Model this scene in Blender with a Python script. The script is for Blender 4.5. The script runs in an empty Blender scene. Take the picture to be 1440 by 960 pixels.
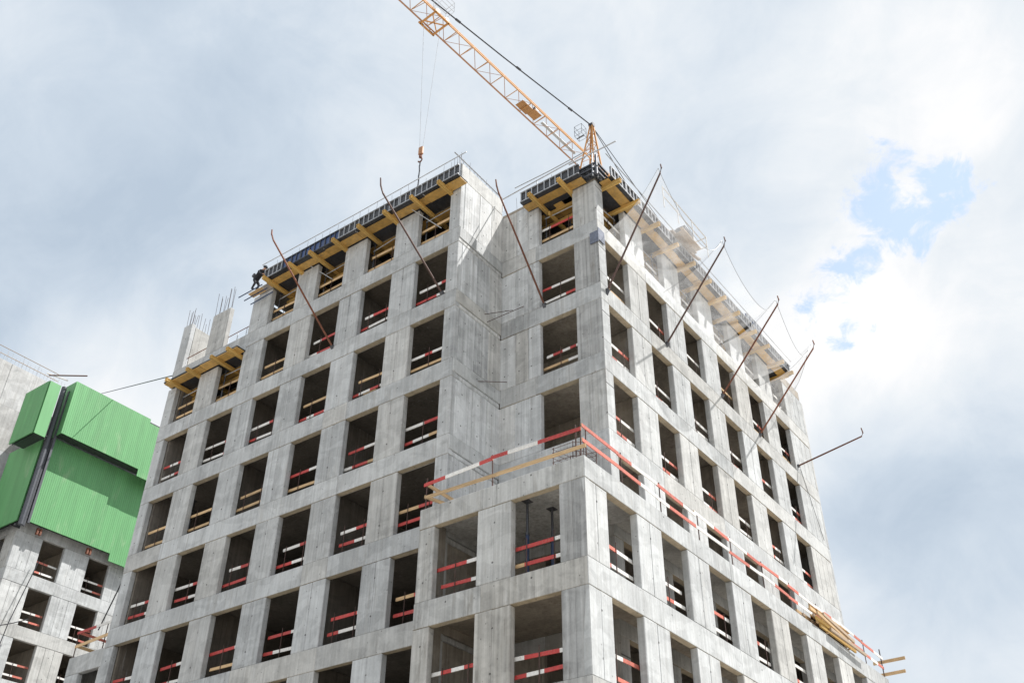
import bpy, math, random
from mathutils import Vector, Matrix
random.seed(7)
R = math.radians
sc = bpy.context.scene
COL = sc.collection

# ------------------------------------------------------------------ camera
CAM = Vector((14.787, -25.390, -27.189))
YAW, PITCH, ROLL = R(36.6922), R(35.9036), R(0.5746)
F_PX = 1404.97
fwd = Vector((-math.sin(YAW)*math.cos(PITCH), math.cos(YAW)*math.cos(PITCH), math.sin(PITCH)))
r0 = Vector((math.cos(YAW), math.sin(YAW), 0)); u0 = r0.cross(fwd)
rgt = r0*math.cos(ROLL) + u0*math.sin(ROLL); upv = -r0*math.sin(ROLL) + u0*math.cos(ROLL)
cam = bpy.data.cameras.new('camera'); camo = bpy.data.objects.new('camera', cam); COL.objects.link(camo)
cam.sensor_width = 36; cam.lens = 36*F_PX/1440; cam.clip_start = .1; cam.clip_end = 20000
camo.matrix_world = Matrix(((rgt.x, upv.x, -fwd.x, CAM.x), (rgt.y, upv.y, -fwd.y, CAM.y), (rgt.z, upv.z, -fwd.z, CAM.z), (0, 0, 0, 1)))
sc.camera = camo

def view_dir(px, py):
    return (fwd + rgt*((px-720)/F_PX) + upv*((480-py)/F_PX)).normalized()

# ------------------------------------------------------------------ sun, sky, exposure
SUN = Vector((1, .88, 2.03)).normalized()
SUN_EL = math.asin(SUN.z)
SUN_ROT = math.atan2(SUN.x, SUN.y)
sc.view_settings.view_transform = 'Standard'; sc.view_settings.look = 'None'
sc.view_settings.exposure = 0.45; sc.view_settings.gamma = 1; sc.view_settings.use_curve_mapping = False
sl = bpy.data.lights.new('sun', 'SUN'); so = bpy.data.objects.new('sun', sl); COL.objects.link(so)
sl.energy = 4.8; sl.angle = R(.55); sl.color = (1, .975, .94)
so.rotation_euler = SUN.to_track_quat('Z', 'Y').to_euler()

world = bpy.data.worlds.new('World'); sc.world = world; world.use_nodes = True
nt = world.node_tree; nt.nodes.clear()
class G:
    """small node-graph helper"""
    def __init__(s, tree): s.t = tree
    def n(s, typ, **kw):
        nd = s.t.nodes.new(typ)
        for k, v in kw.items():
            if k.startswith('i_'):
                key = k[2:]; nd.inputs[int(key) if key.isdigit() else key].default_value = v
            else: setattr(nd, k, v)
        return nd
    def put(s, sock, v):
        if hasattr(v, 'default_value') or isinstance(v, bpy.types.NodeSocket): s.t.links.new(v, sock)
        else: sock.default_value = v
    def m(s, op, a, b=0.0, c=None, clamp=False):
        nd = s.t.nodes.new('ShaderNodeMath'); nd.operation = op; nd.use_clamp = clamp
        s.put(nd.inputs[0], a); s.put(nd.inputs[1], b)
        if c is not None: s.put(nd.inputs[2], c)
        return nd.outputs[0]
    def vm(s, op, a, b=None, out=0):
        nd = s.t.nodes.new('ShaderNodeVectorMath'); nd.operation = op
        s.put(nd.inputs[0], a)
        if b is not None: s.put(nd.inputs[1], b)
        return nd.outputs[out]
    def mix(s, f, a, b, blend='MIX'):
        nd = s.t.nodes.new('ShaderNodeMix'); nd.data_type = 'RGBA'; nd.blend_type = blend
        s.put(nd.inputs[0], f); s.put(nd.inputs[6], a); s.put(nd.inputs[7], b)
        return nd.outputs[2]
    def rng(s, v, a, b, c=0.0, d=1.0, smooth=False):
        nd = s.t.nodes.new('ShaderNodeMapRange')
        if smooth: nd.interpolation_type = 'SMOOTHSTEP'
        s.put(nd.inputs[0], v)
        for i, x in enumerate((a, b, c, d)): s.put(nd.inputs[i+1], x)
        return nd.outputs[0]
    def noise(s, vec, scale, detail=5, rough=.55, dist=0.0):
        nd = s.t.nodes.new('ShaderNodeTexNoise')
        s.put(nd.inputs['Vector'], vec)
        nd.inputs['Scale'].default_value = scale; nd.inputs['Detail'].default_value = detail
        nd.inputs['Roughness'].default_value = rough; nd.inputs['Distortion'].default_value = dist
        return nd.outputs[0]
    def ramp(s, v, stops):
        nd = s.t.nodes.new('ShaderNodeValToRGB'); s.put(nd.inputs[0], v)
        el = nd.color_ramp.elements
        while len(el) < len(stops): el.new(.5)
        for e, (p, c) in zip(el, stops): e.position = p; e.color = (*c, 1)
        return nd.outputs[0]
g = G(nt)
sky = g.n('ShaderNodeTexSky', sky_type='NISHITA', sun_disc=False, sun_elevation=SUN_EL, sun_rotation=SUN_ROT)
gen = g.n('ShaderNodeTexCoord').outputs['Generated']
nA = g.noise(gen, 2.4, 6, .5, .5)
nB = g.noise(g.vm('ADD', gen, (3.1, 1.7, 0.4)), 5.5, 10, .60, .9)
nC = g.noise(g.vm('ADD', gen, (8.1, -2.7, 5.4)), 15, 10, .62, .7)
def lobe(px, py, rad_px, amp):
    d = view_dir(px, py)
    dot = g.vm('DOT_PRODUCT', gen, tuple(d), out=1)
    return g.m('MULTIPLY', g.rng(dot, math.cos(rad_px/F_PX), 1, 0, 1, True), amp)
bright = g.m('ADD', g.m('MULTIPLY', nA, .55), g.m('MULTIPLY', nB, .95))
bright = g.m('ADD', bright, g.m('MULTIPLY', nC, .42))
bright = g.m('SUBTRACT', bright, .44)
for L_ in ((170, 0, 420, -.36), (0, 370, 300, -.40), (940, 130, 380, -.10), (330, 340, 260, -.10), (50, 150, 190, .24), (170, 570, 190, .36), (620, 120, 360, .06), (960, 120, 360, .02),
           (1230, 150, 230, .30), (1180, 520, 210, .42), (1345, 460, 230, .30), (1380, 120, 170, .10), (1350, 690, 230, -.46), (1215, 670, 150, -.16), (1300, 890, 240, .02)):
    bright = g.m('ADD', bright, lobe(*L_))
cloud = g.ramp(g.rng(bright, -.1, 1.15), ((.0, (3.7, 4.4, 5.25)), (.26, (4.5, 5.15, 5.9)), (.48, (5.45, 5.95, 6.5)), (.70, (6.35, 6.65, 6.95)), (.86, (7.2, 7.25, 7.35)), (1.0, (7.7, 7.7, 7.7))))
gap = g.m('ADD', lobe(1275, 262, 125, 1.0), lobe(1170, 430, 95, .9))
gap = g.m('ADD', gap, lobe(1222, 345, 95, .6))
gap = g.m('ADD', gap, lobe(1350, 275, 70, .5))
gn = g.m('ADD', g.m('MULTIPLY', g.noise(gen, 10, 9, .62, .8), .55), g.m('MULTIPLY', g.noise(g.vm('ADD', gen, (5.3, 2.2, 1.4)), 30, 9, .64, .6), .45))
gap = g.rng(g.m('ADD', gap, g.m('MULTIPLY', g.m('SUBTRACT', gn, .5), 5.2)), .74, 1.30, 0, .86, True)
gap = g.m('MULTIPLY', gap, g.m('MINIMUM', g.m('ADD', lobe(1250, 320, 260, 2.2), 0.0), 1.0))
skyc = g.mix(gap, cloud, g.mix(.5, g.mix(1.0, sky.outputs[0], (2.2, 2.2, 2.2, 1), 'MULTIPLY'), (4.5, 5.45, 6.7, 1)))
bg = g.n('ShaderNodeBackground'); bg.inputs[1].default_value = .1
nt.links.new(skyc, bg.inputs[0])
wo = g.n('ShaderNodeOutputWorld'); nt.links.new(bg.outputs[0], wo.inputs[0])

# ------------------------------------------------------------------ materials
def newmat(name):
    m = bpy.data.materials.new(name); m.use_nodes = True
    gg = G(m.node_tree); b = m.node_tree.nodes['Principled BSDF']
    return m, gg, b
def plain(name, col, rough=.6, metal=0, var=.12, scale=6, dirt=None):
    m, g, b = newmat(name)
    pos = g.n('ShaderNodeNewGeometry').outputs['Position']
    n1 = g.noise(pos, scale, 6, .6)
    oi = g.n('ShaderNodeObjectInfo').outputs['Random']
    f = g.m('ADD', g.rng(n1, .25, .75, 1-var, 1+var), g.m('MULTIPLY', g.m('SUBTRACT', oi, .5), var*1.2))
    c = g.vm('SCALE', tuple(col)); g.put(c.node.inputs['Scale'], f)
    out = c
    if dirt:
        out = g.mix(g.rng(g.noise(pos, scale*2.3, 7, .65), .52, .72), c, (*dirt, 1))
    g.put(b.inputs['Base Color'], out)
    b.inputs['Roughness'].default_value = rough; b.inputs['Metallic'].default_value = metal
    return m
def wood(name, col, axis_scale=(2, 30, 30), var=.25):
    m, g, b = newmat(name)
    oc = g.n('ShaderNodeTexCoord').outputs['Object']
    mp = g.n('ShaderNodeMapping'); g.put(mp.inputs[0], oc); mp.inputs['Scale'].default_value = axis_scale
    oi = g.n('ShaderNodeObjectInfo').outputs['Random']
    n1 = g.noise(g.vm('ADD', mp.outputs[0], g.n('ShaderNodeNewGeometry').outputs['Position']), 1, 5, .6, .4)
    f = g.m('ADD', g.rng(n1, .25, .75, 1-var, 1+var), g.m('MULTIPLY', g.m('SUBTRACT', oi, .5), .4))
    c = g.vm('SCALE', tuple(col)); g.put(c.node.inputs['Scale'], f)
    g.put(b.inputs['Base Color'], c); b.inputs['Roughness'].default_value = .7
    return m
def concrete(name, base, stain=.35, warm=(.30, .265, .215), board=.10, ties=False):
    m, g, b = newmat(name)
    pos = g.n('ShaderNodeNewGeometry').outputs['Position']
    tc = g.n('ShaderNodeTexCoord').outputs['Object']
    oi = g.n('ShaderNodeObjectInfo').outputs['Random']
    shift = g.m('MULTIPLY', oi, 37.0)
    cmb = g.n('ShaderNodeCombineXYZ'); g.put(cmb.inputs[0], shift); g.put(cmb.inputs[1], shift); g.put(cmb.inputs[2], shift)
    posr = g.vm('ADD', pos, cmb.outputs[0])
    big = g.noise(pos, .35, 6, .6, .3)
    mid = g.noise(posr, 1.7, 7, .62, .4)
    fine = g.noise(pos, 14, 6, .65)
    st = g.vm('MULTIPLY', posr, (5.5, 5.5, .28)); streak = g.noise(st, 1, 6, .6, .15)
    bd = g.vm('MULTIPLY', posr, (9, 9, .12)); brd = g.noise(bd, 1, 2, .5)
    f = g.m('ADD', g.rng(mid, .3, .7, -.13, .13), g.rng(big, .3, .7, -.10, .10))
    f = g.m('ADD', f, g.rng(fine, .3, .7, -.07, .07))
    f = g.m('ADD', f, g.rng(brd, .3, .7, -board, board))
    oi2 = g.m('FRACT', g.m('MULTIPLY', oi, 13.7)); oi3 = g.m('FRACT', g.m('MULTIPLY', oi, 41.3))
    f = g.m('ADD', f, g.m('MULTIPLY', g.m('SUBTRACT', oi2, .5), .20))
    f = g.m('ADD', f, 1.0)
    tint = g.mix(g.rng(oi3, .55, 1, 0, .6), (*base, 1), (base[0]*.93, base[1]*.87, base[2]*.79, 1))
    patch = g.rng(g.noise(g.vm('MULTIPLY', posr, (.9, .9, 1.5)), 1, 3, .5, .8), .47, .53, -.07, .07)
    f = g.m('ADD', f, patch)
    c = g.vm('SCALE', tint); g.put(c.node.inputs['Scale'], f)
    # dark run-off streaks and brown cement stains
    s1 = g.rng(streak, .47, .70, 0, 1, True)
    s1 = g.m('MULTIPLY', s1, g.rng(mid, .35, .65, 0, 1))
    col = g.mix(g.m('MULTIPLY', s1, stain), c, (*warm, 1))
    s2 = g.rng(g.noise(g.vm('MULTIPLY', posr, (3.2, 3.2, .9)), 1, 7, .65, .6), .56, .72, 0, 1, True)
    col = g.mix(g.m('MULTIPLY', s2, stain*.8), col, (warm[0]*.62, warm[1]*.62, warm[2]*.64, 1))
    drip = g.noise(g.vm('MULTIPLY', posr, (11, 11, .22)), 1, 4, .55, .1)
    col = g.mix(g.m('MULTIPLY', g.m('MULTIPLY', g.rng(drip, .60, .68, 0, 1, True), g.rng(mid, .42, .62, 0, 1)), stain*.9), col, (warm[0]*.55, warm[1]*.56, warm[2]*.6, 1))
    # pale lime bloom
    s3 = g.rng(g.noise(g.vm('MULTIPLY', posr, (4.5, 4.5, .5)), 1.3, 6, .6, .3), .60, .75, 0, 1, True)
    col = g.mix(g.m('MULTIPLY', s3, .35), col, (.66, .67, .68, 1))
    # small bug holes and patches
    vor = g.n('ShaderNodeTexVoronoi'); g.put(vor.inputs['Vector'], pos); vor.inputs['Scale'].default_value = 3.1
    hole = g.m('LESS_THAN', vor.outputs['Distance'], .075)
    col = g.mix(g.m('MULTIPLY', hole, .55), col, (.09, .085, .08, 1))
    if ties:
        sep = g.n('ShaderNodeSeparateXYZ'); g.put(sep.inputs[0], tc)
        tot = None
        for (hx, hz) in ties:
            d = g.m('POWER', g.m('ADD', g.m('POWER', g.m('SUBTRACT', sep.outputs[0], hx), 2.0), g.m('POWER', g.m('SUBTRACT', sep.outputs[2], hz), 2.0)), .5)
            k = g.m('LESS_THAN', d, .032)
            tot = k if tot is None else g.m('MAXIMUM', tot, k)
        col = g.mix(g.m('MULTIPLY', tot, .75), col, (.045, .042, .04, 1))
    g.put(b.inputs['Base Color'], col)
    b.inputs['Roughness'].default_value = .88
    bp = g.n('ShaderNodeBump'); bp.inputs['Strength'].default_value = .35; bp.inputs['Distance'].default_value = .02
    g.put(bp.inputs['Height'], g.m('ADD', g.m('MULTIPLY', fine, .6), brd)); g.t.links.new(bp.outputs[0], b.inputs['Normal'])
    return m
M = {}
M['concrete'] = concrete('concrete', (.465, .475, .48), .42, (.30, .28, .25), .11)
M['pier'] = concrete('pier_concrete', (.465, .475, .48), .40, (.30, .28, .255), .14, ties=((-.02, .55), (.02, 1.85)))
M['wall'] = concrete('wall_concrete', (.52, .53, .535), .36, (.33, .31, .285), .20, ties=((-.12, .6), (-.12, 1.9)))
M['podium'] = concrete('podium_concrete', (.455, .455, .445), .62, (.25, .23, .20), .20, ties=((-.03, .6), (.02, 1.85)))
M['bright'] = concrete('sunny_concrete', (.465, .475, .475), .34, (.34, .32, .29), .12, ties=((-.03, .55), (.02, 1.85)))
M['dark'] = concrete('dark_stained_concrete', (.37, .372, .37), .70, (.215, .20, .18), .24, ties=((-.03, .6), (.02, 1.85)))
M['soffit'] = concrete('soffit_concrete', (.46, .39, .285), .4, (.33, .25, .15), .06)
M['innershade'] = concrete('shaded_room_concrete', (.19, .17, .148), .5, (.13, .105, .088), .14)  # same concrete, darkened to put the left rooms' shade into its colour
M['inner'] = concrete('inner_concrete', (.34, .305, .262), .5, (.20, .165, .13), .14)  # same concrete, lightened to put the right rooms' bounced sun into it
M['ply'] = plain('plywood_yellow', (.54, .325, .095), .55, 0, .28, 4, (.38, .26, .13))
M['h20'] = wood('beam_yellow', (.60, .38, .115))
M['black'] = plain('black_film_ply', (.032, .034, .040), .4, 0, .4, 5, (.085, .085, .09))
M['bluepanel'] = plain('blue_steel', (.05, .09, .22), .45, .1, .3, 7, (.10, .11, .14))
M['steel'] = plain('galvanised_steel', (.50, .51, .53), .42, .55, .2, 9, (.30, .26, .22))
M['dsteel'] = plain('dark_steel', (.085, .088, .10), .45, .4, .3, 9)
M['blueprop'] = plain('blue_prop', (.03, .055, .13), .5, .1, .3, 9)
M['rust'] = plain('rusty_steel', (.20, .075, .042), .65, .25, .4, 12, (.075, .04, .032))
M['drust'] = plain('dark_pole', (.085, .052, .045), .6, .3, .4, 12, (.16, .07, .045))
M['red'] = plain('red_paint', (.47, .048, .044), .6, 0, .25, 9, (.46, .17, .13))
M['sunlitred'] = plain('sunlit_red_paint', (.54, .14, .10), .6, 0, .25, 10, (.58, .33, .26))  # same red paint, made paler to put the sun's glare into the colour
M['white'] = plain('white_paint', (.78, .76, .73), .55, 0, .14, 9, (.52, .46, .40))
M['wood'] = wood('raw_timber', (.57, .39, .21), var=.35)
M['oldwood'] = wood('weathered_timber', (.36, .27, .19), var=.4)
M['crane'] = plain('crane_yellow', (.52, .25, .07), .7, .0, .15, 8, (.45, .24, .12))
M['craneorange'] = plain('crane_deck', (.40, .20, .07), .5, 0, .2, 8)
M['cable'] = plain('cable', (.035, .035, .04), .5, .3, .2, 8)
M['rope'] = plain('hoist_rope', (.42, .43, .45), .5, .3, .1, 8)
M['tarp'] = plain('bluegrey_sheet', (.16, .18, .24), .5, 0, .3, 9)
M['cloth'] = plain('black_cloth', (.022, .023, .028), .85, 0, .3, 14)
M['skin'] = plain('skin', (.52, .30, .21), .6, 0, .1, 10)
M['hat'] = plain('pale_helmet', (.35, .36, .38), .4, 0, .1, 10)
M['ground'] = plain('dirt', (.34, .32, .285), .95, 0, .25, .4, (.26, .23, .19))
M['brace'] = plain('crane_lacing', (.40, .20, .10), .5, .0, .2, 8, (.30, .15, .10))
def green():
    m, g, b = newmat('green_sheet')
    pos = g.n('ShaderNodeNewGeometry').outputs['Position']
    oi = g.n('ShaderNodeObjectInfo').outputs['Random']
    n = g.noise(g.vm('MULTIPLY', pos, (3, 3, .25)), 1, 6, .6)
    f = g.m('ADD', g.rng(n, .3, .7, .88, 1.12), g.m('MULTIPLY', g.m('SUBTRACT', oi, .5), .14))
    c = g.vm('SCALE', (.118, .335, .128)); g.put(c.node.inputs['Scale'], f)
    col = g.mix(g.m('MULTIPLY', g.rng(g.noise(g.vm('MULTIPLY', pos, (1.2, 1.2, .4)), 1, 6, .6, .5), .56, .75, 0, 1, True), .30), c, (.42, .50, .33, 1))
    g.put(b.inputs['Base Color'], col); b.inputs['Roughness'].default_value = .5
    return m
M['green'] = green()
def net():
    m, g, b = newmat('white_net')
    uv = g.n('ShaderNodeTexCoord').outputs['UV']
    w = g.noise(g.vm('MULTIPLY', uv, (4.5, 2.6, 1)), 1, 6, .6, .8)
    sep = g.n('ShaderNodeSeparateXYZ'); g.put(sep.inputs[0], uv)
    a = g.m('LESS_THAN', g.m('FRACT', g.m('MULTIPLY', sep.outputs[0], 130.0)), .2)
    c = g.m('LESS_THAN', g.m('FRACT', g.m('MULTIPLY', sep.outputs[1], 110.0)), .2)
    al = g.m('ADD', g.m('MULTIPLY', g.m('MAXIMUM', a, c), .34), g.rng(w, .40, .74, .04, .34))
    df = g.n('ShaderNodeBsdfDiffuse'); df.inputs[0].default_value = (.84, .84, .84, 1)
    tl = g.n('ShaderNodeBsdfTranslucent'); tl.inputs[0].default_value = (.84, .84, .84, 1)
    m1 = g.n('ShaderNodeMixShader'); m1.inputs[0].default_value = .5
    g.t.links.new(df.outputs[0], m1.inputs[1]); g.t.links.new(tl.outputs[0], m1.inputs[2])
    tr = g.n('ShaderNodeBsdfTransparent'); m2 = g.n('ShaderNodeMixShader')
    g.put(m2.inputs[0], al); g.t.links.new(tr.outputs[0], m2.inputs[1]); g.t.links.new(m1.outputs[0], m2.inputs[2])
    g.t.links.new(m2.outputs[0], g.t.nodes['Material Output'].inputs[0]); g.t.nodes.remove(b)
    return m
M['net'] = net()

# ------------------------------------------------------------------ mesh helpers
class MB:
    def __init__(s): s.v = []; s.f = []; s.mi = []; s.uv = None
    def quadbox(s, c8, mi=0):
        b = len(s.v); s.v += [tuple(p) for p in c8]
        for q in ((0, 3, 2, 1), (4, 5, 6, 7), (0, 1, 5, 4), (1, 2, 6, 5), (2, 3, 7, 6), (3, 0, 4, 7)):
            s.f.append(tuple(b+i for i in q)); s.mi.append(mi)
        return s
    def box(s, x0, x1, y0, y1, z0, z1, mi=0):
        return s.quadbox(((x0, y0, z0), (x1, y0, z0), (x1, y1, z0), (x0, y1, z0), (x0, y0, z1), (x1, y0, z1), (x1, y1, z1), (x0, y1, z1)), mi)
    def cbox(s, x0, x1, y0, y1, z0, z1, c=.016, mi=0):
        """box with chamfered edges"""
        lo, hi = (x0, y0, z0), (x1, y1, z1); b = len(s.v); idx = {}
        for sx in (0, 1):
            for sy in (0, 1):
                for sz in (0, 1):
                    sg = (sx, sy, sz)
                    for ax in range(3):
                        p = [(hi[k]-c if sg[k] else lo[k]+c) for k in range(3)]
                        p[ax] = hi[ax] if sg[ax] else lo[ax]
                        idx[sg+(ax,)] = len(s.v); s.v.append(tuple(p))
        def add(vs, n):
            pts = [Vector(s.v[i]) for i in vs]
            nn = (pts[1]-pts[0]).cross(pts[2]-pts[1])
            if nn.dot(Vector(n)) < 0: vs = vs[::-1]
            s.f.append(tuple(vs)); s.mi.append(mi)
        for ax in range(3):
            o = [k for k in range(3) if k != ax]
            for sd in (0, 1):
                vs = []
                for a_, b_ in ((0, 0), (1, 0), (1, 1), (0, 1)):
                    sg = [0, 0, 0]; sg[ax] = sd; sg[o[0]] = a_; sg[o[1]] = b_
                    vs.append(idx[tuple(sg)+(ax,)])
                n = [0, 0, 0]; n[ax] = 1 if sd else -1; add(vs, n)
            for a_ in (0, 1):
                for b_ in (0, 1):
                    vs = []
                    for (e, k) in ((0, o[0]), (1, o[0]), (1, o[1]), (0, o[1])):
                        sg = [0, 0, 0]; sg[ax] = e; sg[o[0]] = a_; sg[o[1]] = b_
                        vs.append(idx[tuple(sg)+(k,)])
                    n = [0, 0, 0]; n[o[0]] = 1 if a_ else -1; n[o[1]] = 1 if b_ else -1; add(vs, n)
        for sx in (0, 1):
            for sy in (0, 1):
                for sz in (0, 1):
                    add([idx[(sx, sy, sz, k)] for k in range(3)], (sx*2-1, sy*2-1, sz*2-1))
        return s
    def bar(s, p, q, w, h, mi=0, up=(0, 0, 1)):
        """rectangular bar from p to q"""
        p, q = Vector(p), Vector(q); d = (q-p).normalized(); up = Vector(up)
        if abs(d.dot(up)) > .99: up = Vector((1, 0, 0))
        a = d.cross(up).normalized()*w/2; b = a.cross(d).normalized()*h/2
        return s.quadbox((p-a-b, p+a-b, q+a-b, q-a-b, p-a+b, p+a+b, q+a+b, q-a+b), mi)
    def tube(s, pts, r, n=6, mi=0):
        pts = [Vector(p) for p in pts]; rings = []
        for i, p in enumerate(pts):
            d = (pts[min(i+1, len(pts)-1)]-pts[max(i-1, 0)]).normalized()
            u = Vector((0, 0, 1)) if abs(d.z) < .9 else Vector((1, 0, 0))
            a = d.cross(u).normalized(); b_ = d.cross(a)
            rr = r[i] if isinstance(r, (list, tuple)) else r
            base = len(s.v)
            for k in range(n):
                t = 2*math.pi*k/n; s.v.append(tuple(p+a*math.cos(t)*rr+b_*math.sin(t)*rr))
            rings.append(base)
        for i in range(len(rings)-1):
            for k in range(n):
                s.f.append((rings[i]+k, rings[i]+(k+1) % n, rings[i+1]+(k+1) % n, rings[i+1]+k)); s.mi.append(mi)
        s.f.append(tuple(rings[0]+k for k in reversed(range(n)))); s.mi.append(mi)
        s.f.append(tuple(rings[-1]+k for k in range(n))); s.mi.append(mi)
        return s
    def mesh(s, name, mats):
        me = bpy.data.meshes.new(name); me.from_pydata(s.v, [], s.f)
        for m in (mats if isinstance(mats, (list, tuple)) else [mats]): me.materials.append(m)
        if any(s.mi):
            me.polygons.foreach_set('material_index', s.mi)
        if s.uv:
            ul = me.uv_layers.new(name='UVMap')
            for lp in me.loops: ul.data[lp.index].uv = s.uv[lp.vertex_index]
        me.update(); return me
def place(name, me, parent=None, loc=(0, 0, 0), rz=0):
    o = bpy.data.objects.new(name, me); COL.objects.link(o)
    o.location = loc; o.rotation_euler = (0, 0, rz)
    if parent: o.parent = parent
    return o
def obj(name, mb, mats, parent=None, loc=(0, 0, 0), rz=0):
    return place(name, mb.mesh(name, mats), parent, loc, rz)
def tag(o, label, cat, group=None, kind=None):
    o['label'] = label; o['category'] = cat
    if group: o['group'] = group
    if kind: o['kind'] = kind
    return o
def thing(name, label, cat, loc=(0, 0, 0), rz=0, group=None):
    o = bpy.data.objects.new(name, None); COL.objects.link(o); o.empty_display_size = .2
    o.location = loc; o.rotation_euler = (0, 0, rz)
    return tag(o, label, cat, group)

# ------------------------------------------------------------------ ground
GZ = -28.8
gm = MB(); N = 24; S = 6000
gr = bpy.data.meshes.new('ground')
gm.v = [(x, y, GZ) for x, y in ((-S, -S), (S, -S), (S, S), (-S, S))]; gm.f = [(0, 1, 2, 3)]; gm.mi = [0]
gnd = obj('ground', gm, M['ground']); gnd['kind'] = 'structure'

# ------------------------------------------------------------------ main building
H = 3.2; BD = .77; TH = .25; OPH = H-BD
W1, D1 = 4.684, 2.858
LM, LP, LW = .554, 2.998, 1.712
RA, RP, RW, REND = .547, 3.2, 1.691, 20.7
BL, BR = -2.807, -1.126
PE, PD, PA = 1.42, 3.942, -2.755
QX = ((-4.1255, -2.4275), (-1.174, .536)); QL = -4.756
LEND = -22.55
bld = thing('concrete_building', 'unfinished grey concrete tower block with empty window openings behind the podium corner', 'building', (0, 0, GZ))
O3 = Vector((0, 0, GZ))
def part(name, mb, mats, loc=(0, 0, 0), rz=0, root=None):
    root = root or bld
    return obj(name, mb, mats, root, Vector(loc)-Vector(root.location), rz)
meshcache = {}
def piece_mesh(key, w, th, h, mat, split=True):
    cc = .03 if key == 'wall_panel' else .021
    var = random.randrange(5)
    k = (var, key, round(w, 3), round(th, 3), round(h, 3), mat.name)
    if k not in meshcache:
        mb = MB(); n = max(1, round(w/.68)) if split else 1
        for i in range(n):
            mb.cbox(-w/2+w*i/n, -w/2+w*(i+1)/n, 0, th, .005, h-.007, cc)
        rv = random.Random(hash(k[0])*31+int(w*1000))
        mb.v = [(x+rv.uniform(-.007, .007), y, z+rv.uniform(-.007, .007)) for x, y, z in mb.v]
        meshcache[k] = mb.mesh(key, mat)
    return meshcache[k]
def put(key, w, th, h, mat, loc, rz=0, split=True, jit=.006, root=None):
    root = root or bld
    j = random.uniform(-jit, jit)
    inward = Vector((-math.sin(rz), math.cos(rz), 0))
    return place(key, piece_mesh(key, w, th, h, mat, split), root, Vector(loc)+inward*j-Vector(root.location), rz)
RZ = R(90)
def facade(axis, plane, spans, z0, h, mat, key='pier', split=True):
    """spans along the facade (start, end) -> pieces. axis 'x' faces -Y, axis 'y' faces +X"""
    for a, b in spans:
        if b-a < .02: continue
        if axis == 'x': put(key, b-a, TH, h, mat, ((a+b)/2, plane, z0), 0, split)
        else: put(key, b-a, TH, h, mat, (plane, (a+b)/2, z0), RZ, split)
XR = lambda c: -W1-LM-LP*c
XL = lambda c: XR(c)-LW
YA = lambda c: RA+RP*c
PY = lambda c: PA+RP*c
Lp = [(XL(c+1)+LW, XL(c)) for c in range(5)] + [(LEND, XL(5))]
Rp_ = [(RA+RP*c+RW, RA+RP*(c+1)) for c in range(5)] + [(YA(5)+RW, REND)]
ROWS = range(0, 9)
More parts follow.
